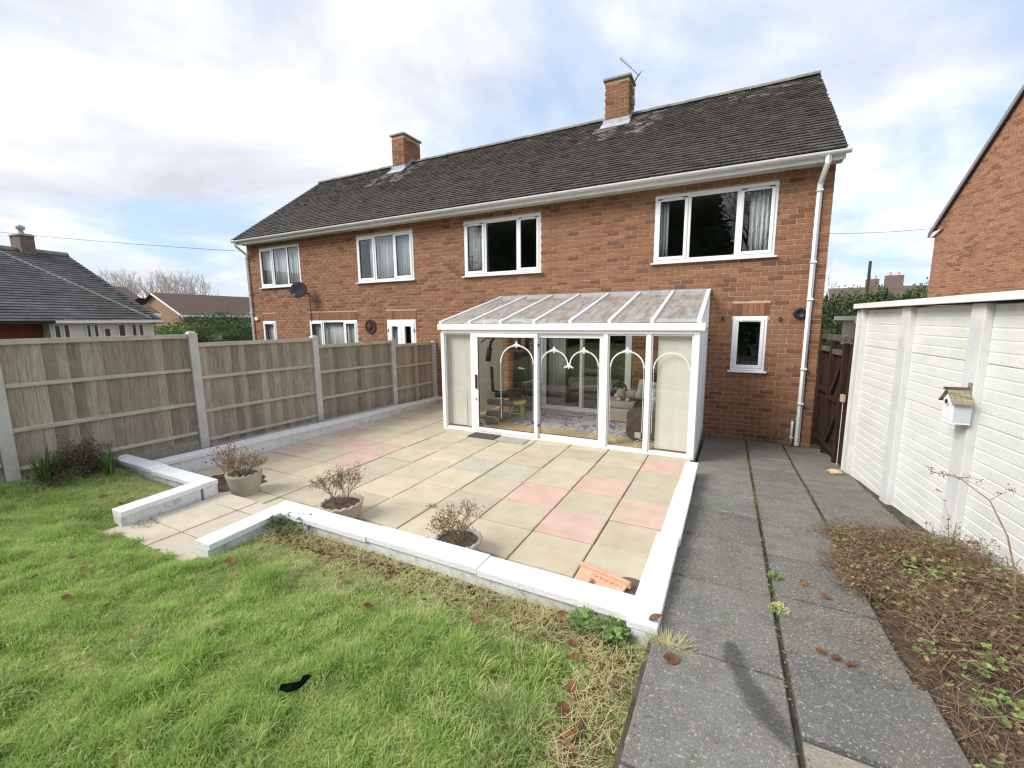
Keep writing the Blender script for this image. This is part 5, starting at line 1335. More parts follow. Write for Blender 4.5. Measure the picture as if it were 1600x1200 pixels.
# dark mounded shrub by the fence
def mound(name, label, cat, c, rad, n, leaf, mkey, twigs=200, dens=.5, tr=(0, 1), lump_=.35):
    t = thing(name, label, cat, (c[0], c[1], c[2]))
    d = nr.normal(size=(n, 3)); d /= np.linalg.norm(d, axis=1, keepdims=True); d[:, 2] = np.abs(d[:, 2]) * 1.0 - .12
    lm = np.array([1 + lump_ * mnoise.fractal(Vector(tuple(q * 2.2 + np.array(c))), .8, 2, 3) for q in d])
    rr = (nr.random(n) ** dens) * lm
    C = np.array(c) + d * rr[:, None] * np.array(rad)
    C[:, 2] = np.maximum(C[:, 2], c[2] + .01)
    V, F, T = leafquads(C, d + nr.normal(size=(n, 3)) * .8, nr.uniform(.6, 1.3, n) * leaf, nr.uniform(.35, .6, n) * leaf, np.clip(tr[0] + (tr[1] - tr[0]) * nr.random(n), 0, 1))
    np_mesh('foliage', V, F, K[mkey], T, t, kind='stuff')
    tw = MB()
    for i in range(twigs):
        k_ = nr.integers(0, n); p = np.array([c[0], c[1], c[2]]) + nr.normal(size=3) * np.array([.15, .15, 0]) * np.array(rad); m_ = (p + C[k_]) / 2 + nr.normal(size=3) * .03
        tw.tube([p, m_, C[k_]], .004 + .012 * max(rad) / 3, 3, r2=.002, tone=rng.random(), cap=False)
    tw.build('stems', K['twig'], t)
    return t
mound('heather_shrub', 'dark brown heather shrub growing against the wooden fence', 'shrub', (-6.52, 1.98, .46), (.24, .30, .40), 5200, .026, 'heather', 160, tr=(.1, 1.0), lump_=.6)
mound('heather_shrub', 'low dark heather spreading at the foot of the left fence panel', 'shrub', (-6.38, 1.76, .46), (.30, .30, .16), 2000, .024, 'heather', 80, tr=(.1, 1.0), lump_=.5)

# dry debris swept against the front wall and the path edge
V, F, T = [], [], []
C, D = [], []
def strip_pt():
    r = rng.random()
    if r < .62: return rng.uniform(-3.38, -2.3) if rng.random() < .55 else rng.uniform(-2.3, -.6), 2.22 - abs(rng.gauss(0, .11))
    if r < .85: return rng.uniform(-.95, -.5) + rng.gauss(0, .04), 2.2 - abs(rng.gauss(0, .10))
    return -.45 + rng.gauss(0, .07), rng.uniform(1.3, 2.1)
for i in range(6500):
    x, y = strip_pt(); x = min(x, -.29)
    z = zlawn(x, y) + rng.uniform(.005, .05)
    a = rng.uniform(0, 2 * PI); L_ = rng.uniform(.03, .11); el = rng.gauss(.1, .35); d = np.array([math.cos(a) * math.cos(el), math.sin(a) * math.cos(el), math.sin(el)]); p = np.array([x, y, z]); s1 = np.cross(d, (0, 0, 1)); s1 /= np.linalg.norm(s1); r = rng.uniform(.0008, .0020); b = len(V)
    V += [p - s1 * r, p + s1 * r, p + d * L_ + s1 * r * .6, p + d * L_ - s1 * r * .6]; F.append((b, b + 1, b + 2, b + 3)); T.append(rng.uniform(.55, .88) if rng.random() < .7 else 0)
tag(np_mesh('dry_thatch', V, F, K['grass'], np.clip(np.where(np.array(T) == 0, .8, T), 0, 1), kind='stuff'), 'straw coloured dry grass swept against the front wall', 'dry grass')
for i in range(2300):
    x, y = strip_pt(); C.append((min(x, -.29), y, zlawn(x, y) + rng.uniform(.01, .045))); D.append((rng.gauss(0, 1), rng.gauss(0, 1), rng.gauss(0, .4)))
n = len(C); V, F, T = leafquads(C, D, nr.uniform(.012, .05, n), nr.uniform(.008, .026, n), nr.random(n) * .8); tag(np_mesh('leaf_debris', V, F, K['deadleaf'], T, kind='stuff'), 'brown leaf debris at the foot of the front wall', 'leaf litter')

# weeds, ivy, dead leaves
def weed(name, label, c, n, R, leaf, mkey='leaf', tr=(.3, .9), H=.05):
    a = nr.uniform(0, 2 * PI, n); r = R * nr.random(n) ** .6
    C = np.stack([c[0] + r * np.cos(a), c[1] + r * np.sin(a), c[2] + H * nr.random(n)], 1); D = np.stack([np.cos(a), np.sin(a), nr.uniform(-.1, .7, n)], 1)
    V, F, T = leafquads(C, D, nr.uniform(.7, 1.3, n) * leaf, nr.uniform(.5, .8, n) * leaf, nr.uniform(*tr, n), up=np.array([0, 0, 1.0]))
    return tag(np_mesh(name, V, F, K[mkey], T), label, 'weed')
weed('leafy_weed', 'green leafy weed at the foot of the white wall corner', (-.50, 2.15, .395), 150, .10, .042, H=.07)
weed('leafy_weed', 'larger green weed under the right end of the front wall', (-.66, 2.15, .395), 130, .09, .04, H=.08)
weed('ivy', 'dark ivy leaves climbing the outer face of the front wall corner', (-3.22, 2.20, .40), 170, .17, .042, 'darkleaf', (.4, 1), .10)
weed('ivy', 'small ivy tuft at the inner corner of the step wall', (-3.36, 2.16, .40), 60, .07, .04, 'darkleaf', (.4, 1), .10)
weed('moss_tuft', 'green moss tuft in the joint between two path slabs', (.36, 3.22, zpath(3.22)), 120, .05, .016, 'leaf', (.4, 1), .02)
weed('moss_tuft', 'yellowish moss growing along the central path joint', (.345, 2.80, zpath(2.80)), 160, .06, .014, 'grass', (.4, .75), .015)
weed('leafy_weed', 'tiny green weed on the left column of path slabs', (.02, 4.36, zpath(4.36)), 40, .05, .02, 'leaf', (.6, 1), .015)
weed('leafy_weed', 'green sprig growing from a patio joint near the middle planter', (-2.72, 3.44, .2), 46, .06, .018, 'leaf', (.4, .9), .015)
weed('leafy_weed', 'low weeds along the edge of the step slabs', (-4.62, 1.75, .34), 60, .10, .02, 'leaf', (.2, .7), .03)
# moss along joints: one mass
mC = []
for xj in (.325, .87):
    for _ in range(1700 if xj < .5 else 1100):
        y = rng.uniform(4.0, 8.35) if rng.random() < .85 else rng.uniform(2.2, 4.0)
        if mnoise.noise(Vector((xj * 9, y * 2.3, 5))) + .25 * mnoise.noise(Vector((xj, y * 9, 1))) < rng.uniform(-.25, .2) - .05 * max(0, y - 6): continue
        mC.append((xj + rng.gauss(0, .014 + .02 * max(0, (y - 6) / 2)), y, zpath(y) + rng.uniform(-.006, .006)))
for _ in range(700): mC.append((rng.uniform(.3, 1.4), 8.42 - abs(rng.gauss(0, .22)), zpath(8.3) + .004))
for _ in range(500): mC.append((-.34 + rng.gauss(0, .02), rng.uniform(5.6, 8.3), .02 + zpath(7)))
for _ in range(420):
    y = rng.choice(YJ[2:9]) if rng.random() < .5 else rng.uniform(2.5, 6); x = rng.uniform(-5.5, -.5) if y in YJ else rng.choice(XJ[1:9]); mC.append((x + rng.gauss(0, .006), y + rng.gauss(0, .006), .198))
mC = np.array(mC); n = len(mC)
V, F, T = leafquads(mC, np.stack([nr.normal(size=n), nr.normal(size=n), nr.random(n) * .8], 1), nr.uniform(.008, .022, n), nr.uniform(.004, .010, n), nr.uniform(.1, .8, n), up=np.array([0, 0, 1.0]))
tag(np_mesh('moss', V, F, K['leaf'], T, kind='stuff'), 'green moss and seedlings in the paving joints', 'moss')

def dead_leaf(x, y, z, s_, label, group=None):
    n = 8; vs, fs = [], []; cu = rng.uniform(.5, 1.6); tw = rng.uniform(-.6, .6)
    for i in range(n + 1):
        t = i / n; w = math.sin(PI * min(1, t * 1.02)) ** .8 * .32
        for q in (-1, 0, 1): vs.append((t - .5, q * w, .30 * cu * (t - .5) ** 2 + abs(q) * w * .5 + tw * q * w * (t - .5)))
    for i in range(n):
        for j in range(2): a = 3 * i + j; fs.append((a, a + 1, a + 4, a + 3))
    vs.append((-.5, -.012, .02)); vs.append((-.5, .012, .02)); vs.append((-.78, 0, .10)); k_ = len(vs); fs.append((k_ - 3, k_ - 2, k_ - 1))
    mb = MB(); mb.add(vs, fs); o = mb.build('dead_leaf', K['deadleaf'], smooth=True)
    o.location = (x, y, z); o.scale = (s_, s_, s_); o.rotation_euler = (rng.uniform(-.5, .5), rng.uniform(-.4, .4), rng.uniform(0, 6.28))
    return tag(o, label, 'leaf', group)
for i in range(18):
    for _ in range(40):
        x, y = rng.uniform(-5.6, -.4), rng.uniform(.4, 2.15)
        q = proj((x, y, .45))
        if q and 10 < q[0] < 1000 and q[1] < 1190 and inlawn(np.array([x]), np.array([y]))[0]: break
    dead_leaf(x, y, zlawn(x, y) + .035, rng.uniform(.045, .085), 'curled brown dead leaf lying on the grass', 'dead leaves scattered on the lawn')
for i, (x, y) in enumerate([(-.52, 1.62), (-.55, 1.56), (-.48, 1.5), (-.50, 1.45), (-.56, 1.70), (-.47, 1.4), (-.62, 1.9), (-.66, 2.0), (-.74, 2.1), (-.82, 2.14), (-.9, 2.12), (-3.0, 2.1), (-2.8, 2.12), (-2.7, 2.05), (-3.15, 2.1), (-2.9, 2.16), (-2.2, 2.12), (-2.05, 2.12)]):
    dead_leaf(x, y, zlawn(x, y) + .03, rng.uniform(.06, .10), 'brown dead leaf gathered near the lawn edge', 'dead leaves along the lawn edge')
dead_leaf(-.275, 2.26, .512, .085, 'red brown curled leaf lying on the white wall corner')
dead_leaf(-.17, 2.03, zpath(2.03) + .012, .085, 'dark red curled leaf on the path beside the straw tussock')
dead_leaf(-.78, 2.15, .42, .12, 'large upright curled brown leaf against the front wall')
for x, y in ((.50, 2.46), (.56, 2.44), (.62, 2.42), (.52, 3.20), (.62, 3.08)): dead_leaf(x, y, zpath(y) + .012, .06, 'pale brown dead leaf on the joint between path slabs', 'dead leaves on the path')
sn = MB(); sn.ball((1.30, 6.62, zpath(6.62) + .03), .07, sq=(1.2, .8, .4), jit=.5); tag(sn.build('brick_fragment', K['rawwood']), 'broken piece of buff stone at the foot of the gate', 'stone')

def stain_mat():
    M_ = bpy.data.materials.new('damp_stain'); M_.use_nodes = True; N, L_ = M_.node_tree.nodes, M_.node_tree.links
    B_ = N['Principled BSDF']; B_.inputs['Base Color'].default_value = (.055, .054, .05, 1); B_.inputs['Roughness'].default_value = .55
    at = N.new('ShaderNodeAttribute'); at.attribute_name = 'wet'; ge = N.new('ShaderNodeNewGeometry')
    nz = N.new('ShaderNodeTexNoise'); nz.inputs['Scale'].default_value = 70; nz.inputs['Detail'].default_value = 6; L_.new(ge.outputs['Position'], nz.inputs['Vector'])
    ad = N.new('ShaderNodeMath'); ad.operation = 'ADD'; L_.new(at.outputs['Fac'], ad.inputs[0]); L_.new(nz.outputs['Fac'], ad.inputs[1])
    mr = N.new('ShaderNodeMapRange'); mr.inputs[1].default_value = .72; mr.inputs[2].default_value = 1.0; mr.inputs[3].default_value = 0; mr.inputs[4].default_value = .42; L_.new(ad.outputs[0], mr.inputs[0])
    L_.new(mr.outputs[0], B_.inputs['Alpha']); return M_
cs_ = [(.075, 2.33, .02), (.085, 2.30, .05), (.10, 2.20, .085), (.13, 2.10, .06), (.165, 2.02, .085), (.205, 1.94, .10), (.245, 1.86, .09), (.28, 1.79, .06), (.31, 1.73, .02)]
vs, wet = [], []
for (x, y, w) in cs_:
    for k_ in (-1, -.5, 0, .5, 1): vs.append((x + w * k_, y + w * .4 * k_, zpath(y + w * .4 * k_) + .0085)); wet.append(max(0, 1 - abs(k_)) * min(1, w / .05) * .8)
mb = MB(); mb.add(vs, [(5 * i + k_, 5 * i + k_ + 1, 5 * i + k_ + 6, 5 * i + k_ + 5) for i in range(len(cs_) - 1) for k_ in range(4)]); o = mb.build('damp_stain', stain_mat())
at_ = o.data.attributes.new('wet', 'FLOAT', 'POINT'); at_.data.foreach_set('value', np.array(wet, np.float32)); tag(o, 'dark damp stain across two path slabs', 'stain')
# crumbs of soil and leaf on the path
C, D = [], []
for i in range(2600):
    r = rng.random()
    if r < .45: y = rng.uniform(1.3, 4.6); x = .87 - abs(rng.gauss(0, .12)) if y < 4.4 else rng.uniform(.5, 1.4)
    elif r < .7: y = rng.uniform(1.2, 8.3); x = rng.choice((.33, .33, -.27)) + rng.gauss(0, .035)
    elif r < .85: y = rng.choice(L2[3:] + L1[5:12]) + rng.gauss(0, .02); x = rng.uniform(-.25, .85)
    else: y = rng.uniform(1.2, 8.2); x = rng.uniform(-.26, 1.3)
    C.append((x, y, zpath(y) + .006)); D.append((rng.gauss(0, 1), rng.gauss(0, 1), rng.gauss(0, .12)))
n = len(C); V, F, T = leafquads(C, D, nr.uniform(.005, .022, n), nr.uniform(.004, .011, n), nr.random(n), up=np.array([0, 0, 1.0])); tag(np_mesh('path_debris', V, F, K['dryleaf'], T, kind='stuff'), 'crumbs of leaf and soil scattered on the path', 'leaf litter')
# ground cover in the bed beside the garage
def bedok(x, y): return x > .90 + max(0, y - 2.85) * .02 + .05 * math.sin(y * 5) + (.0 if y > 2.45 else -.01) and x < 1.5 + (6.9 - y) * .096 - .05
tw_p, tw_q, C, cu = [], [], [], 0
def zbed(x, y): return zpath(y) - .05 + .085 * min(1, max(0, (x - .86 - max(0, (y - 2.9)) * .1) / .3)) * min(1, max(0, (4.45 - y) / .3))
V, F, T = [], [], []
cnt = 0
while cnt < 13000:
    x, y = rng.uniform(.68, 2.2), rng.uniform(.7, 4.5)
    lim = 0.0
    if not bedok(x, y):
        if not (x > .70 and 3.2 < y < 4.35 and bedok(x + .16 + .06 * math.sin(y * 9), y) ): continue
    dn = .55 + .5 * mnoise.noise(Vector((x * 2.2, y * 2.2, 3)))
    if y < 2.5: dn *= .45
    if rng.random() > dn: continue
    cnt += 1
    hmax = .15 if y > 2.5 else .05
    z = zbed(x, y) + hmax * rng.random() ** 1.6
    a = rng.uniform(0, 2 * PI); L_ = rng.uniform(.04, .14); el = rng.gauss(.15, .4)
    d = np.array([math.cos(a) * math.cos(el), math.sin(a) * math.cos(el), math.sin(el)]); p = np.array([x, y, z]); q = p + d * L_
    s1 = np.cross(d, (0, 0, 1)); s1 /= np.linalg.norm(s1) + 1e-9; s2 = np.cross(s1, d); r = rng.uniform(.0009, .0022)
    b = len(V)
    for c_ in (p, q):
        for k_ in range(3): aa = 2 * PI * k_ / 3; V.append(c_ + r * (math.cos(aa) * s1 + math.sin(aa) * s2))
    t = rng.random()
    for k_ in range(3): F.append((b + k_, b + (k_ + 1) % 3, b + 3 + (k_ + 1) % 3, b + 3 + k_)); T.append(t)
tag(np_mesh('dry_ground_cover', V, F, K['twig'], T, kind='stuff'), 'tangle of dry brown stems in the bed beside the garage', 'ground cover')
C, D, LL, TT = [], [], [], []
while len(C) < 12000:
    x, y = rng.uniform(.70, 2.2), rng.uniform(.7, 4.45)
    if not bedok(x, y) and not (x > .72 and 3.2 < y < 4.3 and bedok(x + .16, y)): continue
    dn = .5 + .6 * mnoise.noise(Vector((x * 2.2, y * 2.2, 3)))
    if y < 2.5: dn *= .4
    if rng.random() > dn: continue
    C.append((x, y, zbed(x, y) + (.15 if y > 2.5 else .04) * rng.random() ** 1.3)); D.append((rng.gauss(0, 1), rng.gauss(0, 1), rng.gauss(0, .5)))
n = len(C); V, F, T = leafquads(C, D, nr.uniform(.010, .034, n), nr.uniform(.006, .020, n), nr.random(n)); tag(np_mesh('leaf_litter', V, F, K['dryleaf'], T, kind='stuff'), 'brown leaf litter among the dry stems beside the garage', 'leaf litter')
C, D, TT, Ls = [], [], [], []
while len(C) < 2600:
    x, y = rng.uniform(.72, 2.2), rng.uniform(.7, 4.4)
    if not bedok(x, y) and not (x > .76 and 3.2 < y < 4.2 and bedok(x + .14, y)): continue
    if mnoise.noise(Vector((x * 3, y * 3, 12))) < rng.uniform(-.3, .5): continue
    z = zbed(x, y) + (.15 if y > 2.5 else .04) * (.3 + .7 * rng.random())
    for k_ in range(3):
        a = k_ * 2.1 + rng.random(); r = .009; C.append((x + r * math.cos(a), y + r * math.sin(a), z + rng.uniform(0, .006))); D.append((math.cos(a), math.sin(a), rng.uniform(-.1, .3))); Ls.append(rng.uniform(.016, .034))
n = len(C); Ls = np.array(Ls); V, F, T = leafquads(C, D, Ls, Ls * .85, nr.uniform(.55, 1, n), up=np.array([0, 0, 1.0])); tag(np_mesh('green_ground_cover', V, F, K['leaf'], T, kind='stuff'), 'small fresh green leaves among the dry stems beside the garage', 'ground cover')
weed('saxifrage_cushion', 'yellow green cushion plant in the bed at the right edge', (1.32, 2.05, zpath(2.05) - .01), 900, .15, .020, 'leaf', (.5, 1), .07)
weed('saxifrage_cushion', 'smaller yellow green cushion plant at the bottom of the bed', (1.18, 1.62, zpath(1.62) - .01), 600, .12, .020, 'leaf', (.5, 1), .06)

def stalk(label, base, pts, n_side, blossoms, r=.005):
    t = thing('dead_flower_stalk', label, 'dead plant', base)
    b = np.array(base); P = [b + np.array(q) for q in pts]
    mb = MB(); mb.tube(P, r, 5, r2=r * .35); mb.build('stem', K['twig'], t)
    for i in range(n_side):
        k_ = rng.randrange(max(1, len(P) // 3), len(P)); d = np.array([rng.gauss(0, .6), rng.gauss(0, 1), rng.uniform(.1, .9)]); d /= np.linalg.norm(d); L_ = rng.uniform(.08, .24)
        q = [P[k_] , P[k_] + d * L_ * .5 + np.array([0, 0, .01]), P[k_] + d * L_]
        mb = MB(); mb.tube(q, r * .45, 4, r2=r * .2); br = mb.build('branch', K['twig'], t)
        C = np.array([q[2] + nr.normal(size=3) * .012 for _ in range(10)] + [q[1] + nr.normal(size=3) * .012 for _ in range(4)])
        V, F, T = leafquads(C, nr.normal(size=(14, 3)), nr.uniform(.01, .02, 14), nr.uniform(.006, .012, 14), nr.uniform(0, .5, 14)); np_mesh('seed_head', V, F, K['dryleaf'], T, br, kind='stuff')
    if blossoms:
        C = np.array([P[-1] + (P[-2] - P[-1]) * rng.random() * 1.0 + nr.normal(size=3) * .012 for _ in range(40)])
        V, F, T = leafquads(C, nr.normal(size=(40, 3)), nr.uniform(.01, .022, 40), nr.uniform(.006, .012, 40), nr.uniform(0, .5, 40)); np_mesh('seed_head', V, F, K['dryleaf'], T, t, kind='stuff')
stalk('tall dead flower stalk arching left in front of the garage', (1.52, 3.25, zbed(1.52, 3.25)), [(0, 0, 0), (.0, .05, .25), (-.02, .14, .45), (-.05, .30, .60), (-.12, .52, .66), (-.20, .70, .63)], 3, True, .006)
stalk('branching dead stalk near the right edge in front of the garage', (1.54, 3.18, zbed(1.5, 3.2)), [(0, 0, 0), (.01, -.01, .2), (.02, -.0, .42), (.02, .02, .62)], 7, True, .006)
stalk('slender dead stalk with seed heads at the garage foot', (1.50, 4.0, zbed(1.5, 4.0)), [(0, 0, 0), (-.01, .03, .16), (-.02, .05, .34)], 3, True, .003)
stalk('short dead stalk with seed heads beside the garage post', (1.55, 3.72, zbed(1.5, 3.72)), [(0, 0, 0), (.0, .03, .14), (-.02, .05, .28)], 5, True, .003)

# ---------------------------------------------------------------- neighbour house at the right
nd = np.array([-.304, .953]); nd /= np.linalg.norm(nd); nno = np.array([-nd[1], nd[0]]); nno = nno if nno[0] < 0 else -nno    # along the gable away from us; outward towards the path
NC = np.array([5.80, 19.48])                                 # far corner of the gable
nb = thing('neighbour_house', 'red brick gable wall of the house beyond the white garage', 'house', (*NC, 0))
NP = lambda s_, o_, z: (*(NC - nd * s_ + nno * o_), z)      # s_ grows towards the camera
HS = 8.4; EV = 4.92; APX = EV + (HS / 2) * 1.03
slope_n = (7.92 - 5.0) / 2.37
APX = EV + HS / 2 * slope_n
ztop = lambda s_: EV + min(s_, HS - s_) * slope_n
mb = MB(); mb.add([NP(0, 0, -.2), NP(HS, 0, -.2), NP(HS, 0, EV), NP(HS / 2, 0, APX), NP(0, 0, EV)], [(0, 1, 2, 3, 4)])
mb.add([NP(0, 0, -.2), NP(0, -7, -.2), NP(0, -7, EV), NP(0, 0, EV)], [(0, 1, 2, 3)])
nw = mb.build('wall', K['mortar2'], nb)
def nrange(z):
    if z <= EV: return (0.0, HS)
    q = (z - EV) / slope_n; return (q, HS - q)
brick_face(nw, (*NC, 0), (-nd[0], -nd[1], 0), (nno[0], nno[1], 0), 1.6, int((APX - 1.7) / CH), nrange, [], K['brick2'], 300, hidden=lambda u, z: z < 2.55 or (proj(NP(u, 0, z)) or (9999, 0))[0] > 1610, proud=.007)
mb = MB()
for a, b in ((-.14, HS / 2), (HS / 2, HS + .14)):
    za, zb = (EV - .14 * slope_n, APX) if a < 0 else (APX, EV - .14 * slope_n)
    mb.hexa([NP(a, -7, za + .04), NP(b, -7, zb + .04), NP(b, .10, zb + .04), NP(a, .10, za + .04), NP(a, -7, za + .13), NP(b, -7, zb + .13), NP(b, .10, zb + .13), NP(a, .10, za + .13)])
mb.build('roof', K['greyroof'], nb)
mb = MB()
for a, b in ((-.14, HS / 2), (HS / 2, HS + .14)):
    za, zb = (EV - .14 * slope_n, APX) if a < 0 else (APX, EV - .14 * slope_n)
    mb.hexa([NP(a, .102, za - .03), NP(b, .102, zb - .03), NP(b, .13, zb - .03), NP(a, .13, za - .03), NP(a, .102, za + .125), NP(b, .102, zb + .125), NP(b, .13, zb + .125), NP(a, .13, za + .125)])
mb.build('verge_board', mat('grey_verge', [(.20, .185, .20), (.27, .25, .27)], rough=.7), nb)
mb = MB(); mb.hexa([NP(-.15, -6, EV - .20), NP(.0, -6, EV - .20), NP(.0, .09, EV - .20), NP(-.15, .09, EV - .20), NP(-.15, -6, EV - .06), NP(.35, -6, EV - .0), NP(.35, .09, EV + .0), NP(-.15, .09, EV - .06)]); mb.build('eaves_box', K['soffit'], nb)
mb = MB(); mb.tube([NP(-.20, .1, EV - .11), NP(-.20, -6, EV - .11)], .055, 10); mb.build('gutter', K['upvcdirty'], nb)
mb = MB(); mb.tube([NP(.10, .03, 1.6), NP(.10, .03, 2.75), NP(.42, .03, 2.76)], .012, 5); mb.build('cable', K['wire'], nb)
pw = [np.array([1.4, 15.5, 4.6]) * (1 - t) + np.array(NP(-.1, 0, EV + .1)) * t - np.array([0, 0, .3 * t * (1 - t)]) for t in np.linspace(0, 1, 12)]
mb = MB(); mb.tube(pw, .006, 4); tag(mb.build('overhead_wire', K['wire']), 'thin wire between the two houses at the right', 'wire')

# ---------------------------------------------------------------- bungalow and houses at the left
def frame(C, n, v): return lambda a, d, z: (C[0] + v[0] * a - n[0] * d, C[1] + v[1] * a - n[1] * d, z)
bn, bv = np.array([.989, .145]), np.array([.145, -.989])
B = frame((-18.33, 7.99), bn, bv)
bung = thing('bungalow', 'grey roofed bungalow with brick chimney beyond the fence at left', 'bungalow', (-18.3, 8, -.2))
EB, RB, HB = 2.36, 4.72, 4.55
rp = MB(); BLn = 13
rp.add([B(-.15, -.3, EB - .15), B(BLn, -.3, EB - .15), B(BLn, HB, RB), B(-.15, HB, RB)], [(0, 1, 2, 3)])
rp.add([B(-.15, 2 * HB + .3, EB - .15), B(BLn, 2 * HB + .3, EB - .15), B(BLn, HB, RB), B(-.15, HB, RB)], [(3, 2, 1, 0)])
bro = rp.build('roof', K['greyroof'], bung)
tm = MB(); bs = np.array(B(0, HB, RB)) - np.array(B(0, -.3, EB - .15)); bsl = np.linalg.norm(bs); bs /= bsl; a3 = np.array([*bv, 0]); b_n = np.cross(a3, bs); b_n = b_n if b_n[2] > 0 else -b_n
nrow = 30
for r in range(nrow):
    x = -.15 - (r % 2) * .15
    while x < 11:
        c = np.array(B(max(x, -.15), -.3, EB - .15)) + bs * bsl * r / nrow; w = .296; t = min(1, max(0, rng.gauss(.45, .2)))
        q = lambda a, s_, n_: c + a3 * a + bs * s_ + b_n * n_
        g2 = bsl / nrow
        tm.add([q(.002, -.01, .035), q(w, -.01, .035), q(w, g2, .012), q(.002, g2, .012), q(.002, -.01, .012), q(w, -.01, .012)], [(0, 1, 2, 3), (4, 5, 1, 0)], t); x += .3
tm.build('tiling', K['greyroof'], bro, kind='stuff')
for i in range(24):
    mb = MB(); a = -.15 + i * .45; mb.tube([B(a + .005, HB, RB + .0), B(a + .445, HB, RB + .0)], .12, 8); mb.build('ridge_tile', K['ridge'], bro)
for i in range(15):
    p = np.array(B(1.9, HB, RB)) * (1 - i / 15) + np.array(B(.15, -.2, EB - .08)) * (i / 15); q = np.array(B(1.9, HB, RB)) * (1 - (i + .96) / 15) + np.array(B(.15, -.2, EB - .08)) * ((i + .96) / 15)
    mb = MB(); mb.tube([p + b_n * .025, q + b_n * .025], .026, 6); mb.build('hip_tile', K['capstone'], bro)
mb = MB(); mb.hexa([B(.0, .02, -.3), B(2.78, .02, -.3), B(2.78, 2 * HB, -.3), B(.0, 2 * HB, -.3), B(0, .02, EB - .12), B(2.78, .02, EB - .12), B(2.78, 2 * HB, EB - .12), B(0, 2 * HB, EB - .12)]); mb.build('front_wall', K['upvcdirty'], bung)
mb = MB(); mb.hexa([B(2.80, .35, -.3), B(BLn, .35, -.3), B(BLn, 2 * HB, -.3), B(2.80, 2 * HB, -.3), B(2.80, .35, EB - .12), B(BLn, .35, EB - .12), B(BLn, 2 * HB, EB - .12), B(2.80, 2 * HB, EB - .12)]); mb.build('brick_wall', K['redbrickfar'], bung)
mb = MB(); mb.hexa([B(-.15, -.33, EB - .20), B(2.78, -.33, EB - .20), B(2.78, -.30, EB - .20), B(-.15, -.30, EB - .20), B(-.15, -.33, EB - .12), B(2.78, -.33, EB - .12), B(2.78, -.30, EB - .12), B(-.15, -.30, EB - .12)]); mb.build('gutter', K['upvc'], bung)
mb = MB(); mb.hexa([B(2.80, -.33, EB - .22), B(BLn, -.33, EB - .22), B(BLn, -.30, EB - .22), B(2.80, -.30, EB - .22), B(2.80, -.33, EB - .12), B(BLn, -.33, EB - .12), B(BLn, -.30, EB - .12), B(2.80, -.30, EB - .12)]); mb.build('gutter', K['blackplastic'], bung)
mb = MB(); mb.hexa([B(-.15, -.3, EB - .24), B(.05, -.3, EB - .24), B(.05, HB, EB - .24), B(-.15, HB, EB - .24), B(-.15, -.3, EB - .17), B(.05, -.3, EB - .17), B(.05, HB, RB - .06), B(-.15, HB, RB - .06)]); mb.build('verge_board', K['blackplastic'], bung)
for (a0, a1, z0, z1) in ((.32, .50, 1.15, 2.14), (.53, .71, 1.15, 2.14), (.86, 1.10, 1.0, 2.14), (1.28, 1.50, 1.1, 2.02), (1.60, 1.76, 1.1, 2.14), (1.79, 1.95, 1.1, 2.14), (2.32, 2.50, 1.1, 2.14), (2.53, 2.72, 1.1, 2.14)):
    mb = MB(); mb.hexa([B(a0, -.012, z0), B(a1, -.012, z0), B(a1, .018, z0), B(a0, .018, z0), B(a0, -.012, z1), B(a1, -.012, z1), B(a1, .018, z1), B(a0, .018, z1)]); wi = mb.build('window', K['upvc'], bung)
    mb = MB(); e_ = .045; mb.hexa([B(a0 + e_, -.02, z0 + e_), B(a1 - e_, -.02, z0 + e_), B(a1 - e_, -.013, z0 + e_), B(a0 + e_, -.013, z0 + e_), B(a0 + e_, -.02, z1 - e_), B(a1 - e_, -.02, z1 - e_), B(a1 - e_, -.013, z1 - e_), B(a0 + e_, -.013, z1 - e_)]); mb.build('pane', K['darkglass'], wi)
cc = np.array(B(1.55, HB, RB))
mb = MB(); mb.hexa([B(.86, HB - .3, RB - .5), B(1.24, HB - .3, RB - .5), B(1.24, HB + .3, RB - .5), B(.86, HB + .3, RB - .5), B(.86, HB - .3, RB + .50), B(1.24, HB - .3, RB + .50), B(1.24, HB + .3, RB + .50), B(.86, HB + .3, RB + .50)]); bc_ = mb.build('chimney', K['chimbrick'], bung)
mb = MB(); mb.hexa([B(.82, HB - .35, RB + .501), B(1.28, HB - .35, RB + .501), B(1.28, HB + .35, RB + .501), B(.82, HB + .35, RB + .501), B(.90, HB - .28, RB + .58), B(1.20, HB - .28, RB + .58), B(1.20, HB + .28, RB + .58), B(.90, HB + .28, RB + .58)]); mb.build('chimney_cap', K['capstone'], bc_)
mb = MB(); mb.lathe([(.10, 0), (.08, .10), (.06, .16), (.12, .19), (.13, .28), (.05, .33), (0, .36)], 12, tuple(np.array(B(1.05, HB, RB + .56)))); mb.build('chimney_cowl', K['lead'], bc_, smooth=True)

dp = thing('satellite_dish', 'dark satellite dish on a pole beyond the bungalow roof', 'satellite dish', (-20.64, 8.67, -.2))
mb = MB(); mb.tube([(-20.64, 8.67, -.2), (-20.64, 8.67, 2.82)], .02, 6); mb.build('pole', K['metal'], dp)
mb = MB(); mb.lathe(prof, 24); o = mb.build('reflector', K['dish'], dp, smooth=True, keep=False); o.matrix_parent_inverse = wm(dp).inverted(); o.location = (-20.54, 8.65, 2.97); o.rotation_euler = (PI / 2 - .2, 0, 1.1); o.scale = (.62, .46, .62)
mb = MB(); mb.tube([(-20.64, 8.67, 2.8), (-20.56, 8.65, 2.97)], .016, 6); mb.build('bracket', K['metal'], dp)

